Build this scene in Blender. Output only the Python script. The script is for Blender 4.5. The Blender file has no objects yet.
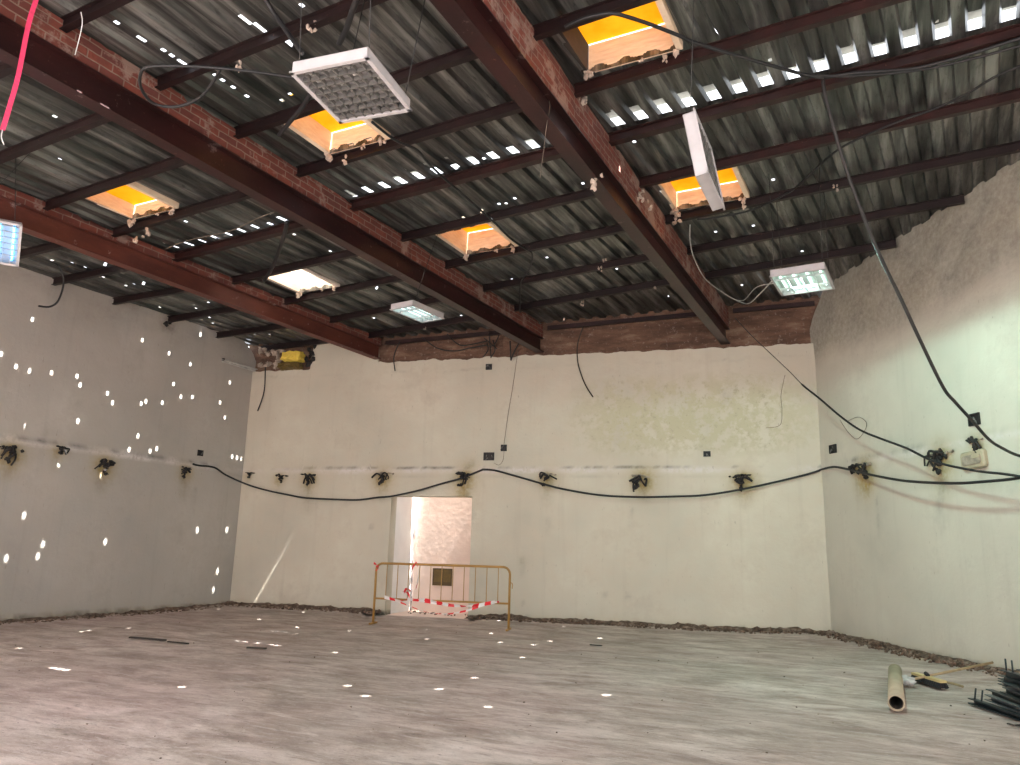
import bpy, bmesh, math, random
from mathutils import Vector, Matrix, noise
random.seed(7)
C = bpy.context.scene.collection
SC = bpy.context.scene

# ------------------------------------------------------------------ camera
F = 766.0; CX, CY = 510.0, 382.5; HC = 1.35
roll = math.atan(.0262); pitch = math.atan(167 / F); yaw = math.radians(26.94)
fw = Vector((-math.sin(yaw) * math.cos(pitch), math.cos(yaw) * math.cos(pitch), math.sin(pitch)))
r0 = Vector((math.cos(yaw), math.sin(yaw), 0)); u0 = r0.cross(fw)
cX = r0 * math.cos(roll) + u0 * math.sin(roll)
cU = u0 * math.cos(roll) - r0 * math.sin(roll)
CAM = Vector((0, 0, HC))
cd = bpy.data.cameras.new('camera'); co = bpy.data.objects.new('camera', cd); C.objects.link(co)
cd.sensor_width = 36; cd.sensor_fit = 'HORIZONTAL'; cd.lens = F / 1020 * 36; cd.clip_start = .05; cd.clip_end = 200
M = Matrix((cX, cU, -fw)).transposed().to_4x4(); M.translation = CAM
co.matrix_world = M
SC.camera = co

def ray(px, py): return (fw * F + cX * (px - CX) - cU * (py - CY)).normalized()
def on(px, py, P, n):
    d = ray(px, py); return CAM + d * ((P - CAM).dot(n) / d.dot(n))
def onz(px, py, z): return on(px, py, Vector((0, 0, z)), Vector((0, 0, 1)))

# walls in plan
LC = Vector((-12.95, 12.53, 0)); RC = Vector((-1.20, 14.80, 0)); RE = Vector((7.64, 1.88, 0)); LN = Vector((-12.95, -2.0, 0))
bdir = (RC - LC).normalized(); bn = Vector((bdir.y, -bdir.x, 0))       # into the room
rdir = (RE - RC).normalized(); rn = Vector((rdir.y, -rdir.x, 0))
ldir = Vector((0, 1, 0)); ln = Vector((1, 0, 0))
def back(px, py, off=0.0): return on(px, py, RC + bn * off, bn)
def right(px, py, off=0.0): return on(px, py, RC + rn * off, rn)
def left(px, py, off=0.0): return on(px, py, LC + ln * off, ln)
def pb(x): return 5.87 + .04 * (max(x, -10.0) + 4.7)      # underside of the purlins
PD = .12
def sz(x): return pb(x) + PD + .012                       # underside of the roof sheets
def roofp(px, py, dz=0.0):
    return on(px, py, Vector((-4.7, 8, 5.87 + dz)), Vector((-.04, 0, 1)))

# ------------------------------------------------------------------ helpers
LAST = [None]
class MB:
    def __init__(s): s.v = []; s.f = []; s.uv = None
    def add(s, vs, fs):
        b = len(s.v); s.v += [Vector(v) for v in vs]; s.f += [tuple(b + i for i in f) for f in fs]; return s
    def box(s, c, d, R=None, bevel=0):
        c = Vector(c); x, y, z = (k / 2 for k in d)
        vs = [Vector((a, b, e)) for e in (-z, z) for b in (-y, y) for a in (-x, x)]
        if R is not None: vs = [R @ v for v in vs]
        return s.add([c + v for v in vs], [(0, 2, 3, 1), (4, 5, 7, 6), (0, 1, 5, 4), (2, 6, 7, 3), (0, 4, 6, 2), (1, 3, 7, 5)])
    def bar(s, a, b, w, h, up=Vector((0, 0, 1))):
        a = Vector(a); b = Vector(b); d = (b - a); L = d.length; d.normalize()
        x = d.cross(up)
        if x.length < 1e-4: x = d.cross(Vector((0, 1, 0)))
        x.normalize(); u = x.cross(d)
        R = Matrix((x, d, u)).transposed()
        return s.box((a + b) / 2, (w, L, h), R)
    def tube(s, pts, r, n=8, caps=True):
        pts = [Vector(p) for p in pts]; m = len(pts); rr = r if isinstance(r, (list, tuple)) else [r] * m
        base = len(s.v); up = None
        for i, p in enumerate(pts):
            t = (pts[min(i + 1, m - 1)] - pts[max(i - 1, 0)])
            t = t.normalized() if t.length > 1e-9 else Vector((0, 0, 1))
            if up is None:
                up = t.orthogonal().normalized()
            else:
                up = up - t * up.dot(t)
                up = up.normalized() if up.length > 1e-6 else t.orthogonal().normalized()
            w = t.cross(up)
            for k in range(n):
                a = 2 * math.pi * k / n
                s.v.append(p + (up * math.cos(a) + w * math.sin(a)) * rr[i])
        for i in range(m - 1):
            for k in range(n):
                a = base + i * n + k; b = base + i * n + (k + 1) % n
                s.f.append((a, b, b + n, a + n))
        if caps:
            s.f.append(tuple(base + k for k in reversed(range(n)))); s.f.append(tuple(base + (m - 1) * n + k for k in range(n)))
        return s
    def extr(s, poly, a, b, x=None, up=Vector((0, 0, 1))):
        """poly of (across, up) extruded from a to b"""
        a = Vector(a); b = Vector(b); d = (b - a).normalized()
        if x is None: x = d.cross(up).normalized()
        n = len(poly)
        vs = [a + x * p + up * q for p, q in poly] + [b + x * p + up * q for p, q in poly]
        fs = [(i, (i + 1) % n, (i + 1) % n + n, i + n) for i in range(n)]
        fs += [tuple(reversed(range(n))), tuple(range(n, 2 * n))]
        return s.add(vs, fs)
    def rock(s, c, r, seed, flat=.7, sub=1):
        bm = bmesh.new(); bmesh.ops.create_icosphere(bm, subdivisions=sub, radius=1)
        c = Vector(c); b = len(s.v); sc = r if isinstance(r, (tuple, list, Vector)) else (r, r, r * flat)
        q = Matrix.Rotation(seed * 1.7, 3, 'Z')
        for v in bm.verts:
            k = .7 + .6 * noise.noise(v.co * 1.3 + Vector((seed * 3.1, seed * 1.3, 0)))
            w = q @ Vector((v.co.x * sc[0] * k, v.co.y * sc[1] * k, v.co.z * sc[2] * k)); s.v.append(c + w)
        for f in bm.faces: s.f.append(tuple(b + v.index for v in f.verts))
        bm.free(); return s
    def build(s, name, mat, parent=None, smooth=False, origin=None):
        me = bpy.data.meshes.new(name)
        o = bpy.data.objects.new(name, me); C.objects.link(o)
        off = Vector((0, 0, 0))
        if parent is not None:
            o.parent = parent; off = parent.location
            if parent.parent: off = off + parent.parent.location
        elif origin is not None:
            o.location = origin; off = Vector(origin)
        me.from_pydata([v - off for v in s.v], [], s.f); me.update()
        bm = bmesh.new(); bm.from_mesh(me); bmesh.ops.recalc_face_normals(bm, faces=bm.faces); bm.to_mesh(me); bm.free()
        if smooth:
            for p in me.polygons: p.use_smooth = True
        me.materials.append(mat)
        if name == 'tube': LAST[0] = o
        return o

def tag(o, label, cat, group=None, kind='thing'):
    o['label'] = label; o['category'] = cat; o['kind'] = kind
    if group: o['group'] = group
    return o
def thing(name, loc, label, cat, group=None):
    o = bpy.data.objects.new(name, None); C.objects.link(o); o.location = loc; o.empty_display_size = .1
    return tag(o, label, cat, group)
def cr(pts, k=6):
    """smooth curve through points"""
    pts = [Vector(p) for p in pts]; out = []
    for i in range(len(pts) - 1):
        p0 = pts[max(i - 1, 0)]; p1 = pts[i]; p2 = pts[i + 1]; p3 = pts[min(i + 2, len(pts) - 1)]
        for j in range(k):
            t = j / k
            out.append(.5 * (2 * p1 + (p2 - p0) * t + (2 * p0 - 5 * p1 + 4 * p2 - p3) * t * t + (3 * p1 - p0 - 3 * p2 + p3) * t ** 3))
    out.append(pts[-1]); return out
def fb(x, y=0, z=0, o=3):
    return noise.fractal(Vector((x, y, z)), 1.0, 2.0, o)

# ------------------------------------------------------------------ materials
class NT:
    def __init__(s, name):
        s.m = bpy.data.materials.new(name); s.m.use_nodes = True; s.t = s.m.node_tree; s.t.nodes.clear()
        s.out = s.n('ShaderNodeOutputMaterial'); s.b = s.n('ShaderNodeBsdfPrincipled'); s.l(s.b.outputs[0], s.out.inputs[0])
        s.co = s.n('ShaderNodeTexCoord')
    def n(s, t, **k):
        x = s.t.nodes.new(t)
        for a, b in k.items(): setattr(x, a, b)
        return x
    def l(s, a, b): s.t.links.new(a, b)
    def noise(s, scale, detail=4, rough=.55, vec=None, mul=None, dist=0, rot=0):
        x = s.n('ShaderNodeTexNoise'); x.inputs['Scale'].default_value = scale; x.inputs['Detail'].default_value = detail
        x.inputs['Roughness'].default_value = rough; x.inputs['Distortion'].default_value = dist
        v = vec or s.co.outputs['Object']
        if mul:
            mp = s.n('ShaderNodeMapping'); mp.inputs['Scale'].default_value = mul; mp.inputs['Rotation'].default_value = (0, 0, rot); s.l(v, mp.inputs[0]); v = mp.outputs[0]
        s.l(v, x.inputs['Vector']); return x.outputs['Fac']
    def ramp(s, fac, *st):
        r = s.n('ShaderNodeValToRGB'); e = r.color_ramp.elements
        while len(e) < len(st): e.new(.5)
        for k, (p, c) in zip(e, st): k.position = p; k.color = (*c, 1) if isinstance(c, (tuple, list)) else (c, c, c, 1)
        s.l(fac, r.inputs[0]); return r.outputs[0]
    def mix(s, fac, a, b, mode='MIX'):
        x = s.n('ShaderNodeMix', data_type='RGBA', blend_type=mode)
        for sock, v in ((x.inputs[0], fac), (x.inputs[6], a), (x.inputs[7], b)):
            if isinstance(v, (int, float)): sock.default_value = v
            elif isinstance(v, tuple): sock.default_value = (*v, 1)
            else: s.l(v, sock)
        return x.outputs[2]
    def math(s, op, a, b=None):
        x = s.n('ShaderNodeMath', operation=op)
        for i, v in enumerate((a, b)):
            if v is None: continue
            if isinstance(v, (int, float)): x.inputs[i].default_value = v
            else: s.l(v, x.inputs[i])
        return x.outputs[0]
    def color(s, v):
        if isinstance(v, tuple): s.b.inputs['Base Color'].default_value = (*v, 1)
        else: s.l(v, s.b.inputs['Base Color'])
    def set(s, **k):
        for a, v in k.items():
            i = s.b.inputs[a.replace('_', ' ')]
            if hasattr(v, 'links') or hasattr(v, 'is_linked'): s.l(v, i)
            else: i.default_value = v
    def bump(s, h, st=.3, d=.02):
        x = s.n('ShaderNodeBump'); x.inputs['Strength'].default_value = st; x.inputs['Distance'].default_value = d
        s.l(h, x.inputs['Height']); s.l(x.outputs[0], s.b.inputs['Normal'])

def plain(name, col, rough=.6, metal=0, var=.25, scale=8, bump=0):
    t = NT(name); f = t.noise(scale)
    t.color(t.ramp(f, (.3, tuple(c * (1 - var) for c in col)), (.7, tuple(min(1, c * (1 + var)) for c in col))))
    t.set(Roughness=rough, Metallic=metal)
    if bump: t.bump(t.noise(scale * 5), bump)
    return t.m
def emit(name, col, st):
    t = NT(name); t.color((.9, .9, .9)); t.set(Emission_Color=(*col, 1), Emission_Strength=st, Roughness=.4); return t.m

def mat_plaster(name, base, warm):
    t = NT(name)
    at = t.n('ShaderNodeVertexColor', layer_name='stain_shade'); sep = t.n('ShaderNodeSeparateColor'); t.l(at.outputs[0], sep.inputs[0])
    big = t.noise(.55, 3); mid = t.noise(2.6, 6, .62); fine = t.noise(14, 5, .65)
    c = t.ramp(big, (.32, tuple(k * .80 for k in base)), (.66, base))
    c = t.mix(t.ramp(mid, (.38, 0.0), (.70, .75)), c, warm)
    c = t.mix(t.ramp(t.noise(1.1, 6, .7), (.55, 0.0), (.70, .35)), c, tuple(k * .72 for k in (warm[0] * 1.03, warm[1], warm[2])))
    # vertical run-down streaks
    st = t.noise(2.2, 5, .6, mul=(3.0, 3.0, .18))
    c = t.mix(t.ramp(st, (.55, 0.0), (.78, .24)), c, tuple(k * .68 for k in warm))
    # flaked patch
    fl = t.ramp(t.noise(4.5, 8, .7), (.44, 0.0), (.52, 1.0))
    spk = t.math('MULTIPLY', t.ramp(t.noise(9, 8, .75), (.56, 0.0), (.66, .5)), sep.outputs[2]); fm = t.math('MULTIPLY', fl, sep.outputs[2])
    c = t.mix(fm, c, tuple(k * .81 for k in (base[0], base[1] * .985, base[2] * .84)))
    c = t.mix(spk, c, tuple(k * .55 for k in warm))
    c = t.mix(t.math('MULTIPLY', at.outputs[1], t.ramp(fine, (.40, .25), (.52, .95))), c, (.66, .62, .60))
    # ochre and soot stains; the soot channel also carries painted shade
    brk = t.ramp(fine, (.3, .45), (.65, 1.0))
    c = t.mix(t.math('MULTIPLY', sep.outputs[1], brk), c, (.38, .27, .075))
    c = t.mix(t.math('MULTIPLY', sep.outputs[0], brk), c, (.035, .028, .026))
    # scratches
    sc = t.ramp(t.noise(30, 2, .5, mul=(1, 1, .3)), (.72, 0.0), (.76, .35))
    c = t.mix(sc, c, (.22, .18, .14))
    t.color(c); t.set(Roughness=.85)
    t.bump(t.math('ADD', t.math('MULTIPLY', mid, .7), t.math('MULTIPLY', fine, .35)), .35, .03)
    return t.m

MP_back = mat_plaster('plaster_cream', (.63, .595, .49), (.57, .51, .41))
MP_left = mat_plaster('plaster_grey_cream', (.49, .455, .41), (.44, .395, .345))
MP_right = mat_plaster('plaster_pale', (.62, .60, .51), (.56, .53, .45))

def mat_floor():
    t = NT('worn_concrete')
    big = t.noise(.45, 4, .6); st = t.noise(1.5, 9, .72, mul=(.8, 1.7, 1), dist=.35, rot=-.5); fine = t.noise(6, 9, .75, mul=(.6, 1.7, 1), rot=-.5); gr = t.noise(60, 3)
    sw = t.noise(3.2, 8, .7, mul=(.35, 2.4, 1), dist=.5, rot=-.42)
    c = t.ramp(st, (.36, (.28, .22, .185)), (.5, (.475, .395, .345)), (.62, (.66, .575, .525)))
    pk = t.ramp(t.noise(.35, 3, .6), (.42, 0.0), (.62, .7))
    c = t.mix(pk, c, t.ramp(st, (.36, (.35, .24, .215)), (.64, (.66, .515, .49))))
    c = t.mix(t.ramp(big, (.38, .45), (.58, 0.0)), c, (.29, .235, .195))
    c = t.mix(t.ramp(sw, (.56, 0.0), (.68, .55)), c, (.68, .61, .565))
    c = t.mix(t.ramp(sw, (.32, .55), (.45, 0.0)), c, (.20, .15, .125))
    c = t.mix(t.ramp(fine, (.57, 0.0), (.68, .6)), c, (.70, .63, .585))
    c = t.mix(t.ramp(fine, (.32, .8), (.43, 0.0)), c, (.16, .125, .105))
    f2 = t.noise(17, 9, .8, mul=(.55, 1.5, 1), rot=-.5)
    c = t.mix(t.ramp(f2, (.57, 0.0), (.64, .55)), c, (.74, .67, .62))
    c = t.mix(t.ramp(f2, (.36, .65), (.43, 0.0)), c, (.15, .115, .095))
    c = t.mix(t.ramp(gr, (.66, 0.0), (.72, .6)), c, (.1, .08, .065))
    t.color(c); t.set(Roughness=t.ramp(big, (.35, .6), (.7, .88)))
    t.bump(t.math('ADD', fine, t.math('MULTIPLY', gr, .3)), .45, .03); return t.m
M_floor = mat_floor()

def mat_steel(name, a, b, rough=.48, fleck=0):
    t = NT(name); f = t.noise(3, 6, .65, mul=(1, .35, 1)); g = t.noise(22, 4)
    c = t.ramp(f, (.3, a), (.62, b), (.85, tuple(min(1, k * 1.9) for k in b)))
    c = t.mix(t.ramp(g, (.66, 0.0), (.75, .5)), c, (.20, .10, .07))
    if fleck: c = t.mix(t.ramp(t.noise(4.5, 7, .72), (.62, 0.0), (.66, fleck)), c, (.40, .31, .29))
    t.color(c); t.set(Roughness=rough, Metallic=.15); t.bump(g, .2, .006); return t.m
M_beam = mat_steel('oxide_red_steel', (.012, .004, .0042), (.036, .0095, .009), .42, .25)
M_beamA = mat_steel('rusty_red_steel', (.06, .015, .011), (.15, .042, .028), .55, .8)
M_purlin = mat_steel('dark_purlin_steel', (.006, .003, .0035), (.016, .0055, .006))
M_purlin_lit = mat_steel('lit_red_purlin_steel', (.010, .004, .004), (.032, .009, .008))  # brighter red copy: the lit look of these purlins is painted in

def mat_brick(name, dirt=.5):
    t = NT(name)
    sp = t.n('ShaderNodeSeparateXYZ'); t.l(t.co.outputs['Object'], sp.inputs[0])
    cb = t.n('ShaderNodeCombineXYZ'); t.l(t.math('ADD', sp.outputs[1], t.math('MULTIPLY', sp.outputs[0], 1.0)), cb.inputs[0]); t.l(sp.outputs[2], cb.inputs[1])
    br = t.n('ShaderNodeTexBrick'); t.l(cb.outputs[0], br.inputs['Vector'])
    br.inputs['Scale'].default_value = 1; br.inputs['Brick Width'].default_value = .26; br.inputs['Row Height'].default_value = .085
    br.inputs['Mortar Size'].default_value = .008; br.inputs['Mortar Smooth'].default_value = .3
    br.inputs['Color1'].default_value = (.21, .050, .030, 1); br.inputs['Color2'].default_value = (.13, .033, .024, 1); br.inputs['Mortar'].default_value = (.24, .17, .13, 1)
    n = t.noise(7, 6, .65); d = t.noise(2.1, 6, .7)
    c = t.mix(t.ramp(n, (.35, 0.0), (.7, .6)), br.outputs['Color'], (.09, .032, .026))
    c = t.mix(t.ramp(d, (.60 - .1 * dirt, 0.0), (.66 - .1 * dirt, .8)), c, (.28, .19, .155))
    t.color(c); t.set(Roughness=.85)
    t.bump(t.math('ADD', br.outputs['Fac'], t.math('MULTIPLY', n, -1.0)), .5, -.012); return t.m
M_brick = mat_brick('old_red_brick'); M_brickC = mat_brick('old_red_brick_plastered', .85)

def mat_band():
    t = NT('bare_brown_masonry'); a = t.noise(2.5, 6, .65, mul=(.6, .6, 2.4)); b = t.noise(16, 6, .7)
    c = t.ramp(a, (.3, (.075, .042, .03)), (.55, (.17, .095, .062)), (.8, (.33, .24, .17)))
    c = t.mix(t.ramp(b, (.58, 0.0), (.68, .6)), c, (.36, .30, .25))
    t.color(c); t.set(Roughness=.9); t.bump(b, .8, .04); return t.m
M_band = mat_band()

def mat_sheet():
    t = NT('galvanised_sheet')
    a = t.noise(1.0, 5, .6, mul=(6.5, .45, 1)); b = t.noise(11, 6, .7, mul=(2.0, .5, 1)); d = t.noise(.6, 3)
    c = t.ramp(a, (.33, (.028, .027, .026)), (.5, (.115, .115, .108)), (.68, (.36, .36, .34)))
    c = t.mix(t.ramp(b, (.55, 0.0), (.72, .65)), c, (.03, .025, .024))
    c = t.mix(t.ramp(d, (.45, 0.0), (.7, .35)), c, (.08, .10, .08))
    t.color(c); t.set(Metallic=.7, Roughness=t.ramp(b, (.3, .28), (.7, .5))); t.bump(b, .15, .005); return t.m
M_sheet = mat_sheet()

def mat_wood(name, a, b, mul=(3, 3, 14)):
    t = NT(name); f = t.noise(1.4, 6, .6, mul=mul, dist=.6)
    t.color(t.ramp(f, (.3, a), (.7, b))); t.set(Roughness=.7); t.bump(f, .2, .005); return t.m
M_plank = mat_wood('raw_pine_board', (.68, .50, .34), (.86, .72, .54))
M_handle = mat_wood('broom_wood', (.30, .21, .11), (.45, .33, .19), (12, 12, 3))
def mat_lid(name, ca, cb, k):
    t = NT(name); f = t.noise(3, 4)
    col = t.ramp(f, (.3, ca), (.7, cb))
    d = t.n('ShaderNodeBsdfDiffuse'); tr = t.n('ShaderNodeBsdfTranslucent'); mx = t.n('ShaderNodeMixShader'); mx.inputs[0].default_value = k
    t.l(col, d.inputs[0]); t.l(col, tr.inputs[0]); t.l(d.outputs[0], mx.inputs[1]); t.l(tr.outputs[0], mx.inputs[2]); t.l(mx.outputs[0], t.out.inputs[0])
    return t.m
M_lid = mat_lid('yellow_translucent_sheet', (.74, .45, .02), (.86, .58, .05), .21)
M_lidw = mat_lid('white_translucent_sheet', (.82, .76, .68), (.9, .86, .8), .5)
M_crumb = plain('plaster_crumbs', (.42, .34, .28), .9, 0, .35, 9, .5)
M_white = plain('white_enamel', (.44, .425, .43), .45, 0, .08)
M_louvre = plain('louvre_grey', (.15, .145, .135), .4, .2, .15)
M_tube_off = plain('dusty_tube', (.45, .45, .43), .3)
M_tube_on = emit('lit_tube', (.55, 1.0, .78), 1.0)
M_tube_on2 = emit('lit_tube_far', (.62, 1.0, .95), 1.0)
M_tube_blue = emit('lit_tube_blue', (.06, .45, .95), 2.2)
M_black = plain('black_cable', (.012, .012, .013), .55)
M_cable_grey = plain('grey_cable', (.022, .021, .02), .6)
M_whitewire = plain('white_wire', (.6, .62, .6), .5)
M_string = plain('tan_string', (.16, .13, .1), .8)
M_box = plain('burnt_black_plastic', (.012, .011, .012), .6)
M_burnt = plain('charred_wire', (.02, .017, .016), .8, 0, .5, 30)
M_bracket = plain('bare_mortar', (.33, .28, .22), .9, 0, .3, 12, .5)
M_barrier = plain('mustard_paint', (.38, .205, .05), .45, 0, .2, 6)
M_barbar = plain('thin_bar_paint', (.40, .235, .075), .5, 0, .15)
M_card = plain('cardboard', (.40, .33, .23), .85, 0, .1, 5)
M_inner_shade = plain('shaded_cardboard', (.03, .024, .018), .9)
M_bristle = plain('black_bristle', (.012, .012, .014), .9)
M_brush = plain('yellow_brush_edge', (.55, .43, .20), .6)
M_rag = plain('white_rag', (.52, .50, .48), .8)
M_iron = plain('dark_iron', (.022, .03, .034), .45, .3, .4, 6)
M_iron2 = plain('dark_iron_worn', (.07, .085, .09), .45, .3, .4, 6)
M_stick = plain('dark_lath', (.035, .027, .022), .8)
M_pink = plain('pink_webbing', (.62, .035, .11), .6, 0, .2, 40)
M_cream = plain('cream_plastic', (.42, .36, .25), .5, 0, .1)
M_ext = plain('whitewashed_wall', (.82, .66, .57), .9, 0, .06, 2, .2)
M_extl = plain('whitewashed_side', (.78, .76, .74), .9, 0, .06, 2, .2)
M_crack = plain('open_crack', (.12, .10, .10), .9)
M_vent = plain('brown_vent', (.09, .055, .012), .6)
M_vent2 = plain('ochre_vent', (.13, .085, .016), .6)
M_foam = plain('yellow_foam', (.82, .62, .10), .8, 0, .15, 8, .4)
M_rail = plain('grey_strip', (.45, .45, .42), .5)
def mat_tape():
    t = NT('red_white_tape'); w = t.n('ShaderNodeTexWave'); w.inputs['Scale'].default_value = 1.5; w.inputs['Distortion'].default_value = .3
    mp = t.n('ShaderNodeMapping'); mp.inputs['Rotation'].default_value = (0, 0, 0); t.l(t.co.outputs['Object'], mp.inputs[0]); t.l(mp.outputs[0], w.inputs['Vector'])
    t.color(t.ramp(w.outputs['Fac'], (.47, (.75, .02, .03)), (.53, (.8, .76, .74)))); t.set(Roughness=.4); return t.m
M_tape = mat_tape()
def mat_rubble():
    t = NT('wall_foot_rubble'); a = t.noise(9, 6, .7); b = t.noise(30, 3)
    c = t.ramp(a, (.32, (.03, .019, .013)), (.5, (.125, .080, .055)), (.68, (.36, .28, .225)))
    c = t.mix(t.ramp(b, (.6, 0.0), (.7, .5)), c, (.28, .10, .06))
    t.color(c); t.set(Roughness=.95); t.bump(b, .8, .02); return t.m
M_rubble = mat_rubble()

# ------------------------------------------------------------------ positions of what marks the walls
BUNDLES = [  # px, py, wall, size, style
 (10, 452, 'L', 1.15), (60, 449, 'L', .7), (105, 464, 'L', 1.1), (184, 470, 'L', .9),
 (250, 474, 'B', .55), (281, 477, 'B', .75), (309, 477, 'B', 1.0), (384, 476, 'B', 1.1), (463, 477, 'B', 1.15),
 (546, 477, 'B', .95), (639, 479, 'B', 1.15), (740, 479, 'B', 1.15),
 (866, 468, 'R', 1.05), (856, 467, 'R', .6), (942, 458, 'R', 1.25), (976, 442, 'R', .8)]
WALLF = {'L': (left, LC, ldir * -1, ln), 'B': (back, LC, bdir, bn), 'R': (right, RC, rdir, rn)}
def uz(wall, p):
    _, o, d, _ = WALLF[wall]; return (p - o).dot(d), p.z
STAINS = {'L': [], 'B': [], 'R': []}     # (u, z, radius, streak length, ochre, soot)
for px, py, w, s in BUNDLES:
    u, z = uz(w, WALLF[w][0](px, py)); STAINS[w].append((u + random.uniform(-.05, .08), z - .04, .12 * s, random.uniform(.3, .75), .8 * s, .42 * s))
def smear(w, px, py, r, ln_, och, soot):
    u, z = uz(w, WALLF[w][0](px, py)); STAINS[w].append((u, z, r, ln_, och, soot))
smear('R', 877, 500, .05, .55, 0, .45); smear('R', 940, 505, .09, .4, 0, .28); smear('R', 866, 480, .14, .5, .7, .1)
smear('B', 827, 480, .06, .8, .5, .25); smear('B', 462, 497, .1, .5, .45, .15); smear('B', 548, 520, .06, .3, 0, .25); smear('B', 632, 510, .05, .3, 0, .25)
smear('L', 168, 323, .16, .1, .1, 1.0); smear('L', 195, 490, .05, .5, 0, .3); smear('B', 371, 527, .035, .02, 0, 1.0)
smear('B', 522, 560, .06, .3, .1, .3); smear('B', 605, 595, .05, .02, .0, .5); smear('B', 628, 597, .05, .02, 0, .5); smear('B', 523, 603, .04, .02, 0, .5)
smear('B', 725, 395, .12, .15, 0, .25); smear('B', 470, 465, .1, .0, .2, .4)

def stain_shade_at(w, u, z):
    so = oc = fl = 0.0
    for (a, b, r, sl, o_, s_) in STAINS[w]:
        du = u - a
        if abs(du) > 4 * r + .3: continue
        dz = z - b
        dd = dz if dz > 0 else min(0, dz + sl) * 1.0
        e = math.exp(-(du / r) ** 2 - (dd / (r * 1.1)) ** 2); fade = 1 if dz > 0 else max(0, 1 + dz / (sl + .6 * r + .05)) ** .7
        oc += o_ * math.exp(-(du / (r * 1.8)) ** 2 - (dz / (r * 1.7)) ** 2) + o_ * .35 * e * fade
        so += s_ * e * fade * (.7 + .6 * fb(u * 9, z * 5))
    # chased line that carried the old conduit
    k = math.exp(-((z - 2.955 - .012 * fb(u * 2)) / .014) ** 2); so += .8 * k * max(0, min(1, .3 + 1.9 * fb(u * 3.1, 3.3)))
    k2 = math.exp(-((z - 2.78 - .01 * fb(u * 1.3)) / .012) ** 2); so += .16 * k2 * max(0, .4 + fb(u * 1.1, 7.1))
    # grime at the foot, with the rubble's dark shadow line painted in
    g = max(0, 1 - z / (.26 + .14 * fb(u * 2.2, 1.1))); oc += .45 * g * g; so += 1.1 * max(0, min(1, 1.6 - z / (.055 + .045 * fb(u * 3.3)))) if z < .16 else 0 
    if w == 'B':
        cu, cz = uz('B', back(690, 415)); fl = max(0, 1 - ((u - cu) / 2.5) ** 4 - ((z - cz) / .85) ** 4) * 1.0
        so += .22 * math.exp(-((z - 5.0 - .05 * fb(u)) / .015) ** 2) * max(0, .3 + fb(u * .9, 5))
    if w == 'R': fl = .0; so += .38 * max(0, min(1, (z - 4.75 - .2 * fb(u, z)) / .3)); oc += .2 * max(0, min(1, (z - 4.75) / .4)) * (.5 + .5 * fb(u * 1.5, z * 1.5)); so += .12 * max(0, min(1, (z - 4.9) / .4)) * (.6 + fb(u * 2.5, z * 2.5))  # rough grey plaster up here, plus the shade above the lamp's cutoff painted in
    if w == 'L': so += .20 * max(0, min(1, (z - 4.9) / .6)) * (.6 + fb(u, z * 2))  # top of the left wall darkened, painting the dimmer light up there
    pale = max(0, min(1, 1.5 - abs(z - 2.90 - .02 * fb(u * 1.5, 2)) / .05)) * max(0, min(1, .45 + 1.3 * fb(u * .9, z * .5, 8)))
    return (max(0, min(1, so)), max(0, min(1, oc)), fl, pale)

def wall_grid(name, w, u1, top, mat, res=.06, door=None, thick=.28, u0=0.0, lump=.008):
    _, O, d, n = WALLF[w]
    us = [u0 - .25]
    marks = sorted([m for m in ((door[0], door[1]) if door else ()) if u0 < m < u1] + [u1 + .25])
    for m in marks:
        k = max(1, round((m - us[-1]) / res)); a = us[-1]
        us += [a + (m - a) * (i + 1) / k for i in range(k)]
    zd = door[2] if door else 2.4
    n1 = round(zd / res); n2 = round((5.9 - zd) / res)
    v = []; col = []; f = []; W = len(us)
    for j in range(n1 + n2 + 1):
        for u in us:
            z = zd * j / n1 if j <= n1 else zd + (top(u) - zd) * (j - n1) / n2
            b = lump * fb(u * 1.1, z * 1.1, 2.0) if not (door and abs(u - (door[0] + door[1]) / 2) < (door[1] - door[0]) / 2 + .15 and z < zd + .15) else 0
            if w == 'R' and z > 4.95: b += .05 * min(1, (z - 4.95) / .25) * (.5 + .5 * fb(u * 2, z * 2, 5)) * .6
            v.append(O + d * u + Vector((0, 0, z)) + n * b); col.append(stain_shade_at(w, u, z))
    for j in range(n1 + n2):
        for i in range(W - 1):
            if door and j < n1 and door[0] - 1e-4 < us[i] < door[1] - 1e-4: continue
            a = j * W + i; f.append((a, a + 1, a + 1 + W, a + W))
    me = bpy.data.meshes.new(name); me.from_pydata(v, [], f); me.update()
    ca = me.color_attributes.new('stain_shade', 'FLOAT_COLOR', 'POINT')
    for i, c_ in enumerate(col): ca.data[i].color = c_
    if sum((p.normal.dot(n) for p in me.polygons)) < 0: me.flip_normals()
    for p in me.polygons: p.use_smooth = False
    o = bpy.data.objects.new(name, me); C.objects.link(o); me.materials.append(mat)
    sm = o.modifiers.new('thickness', 'SOLIDIFY'); sm.thickness = thick; sm.offset = -1
    return o

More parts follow.
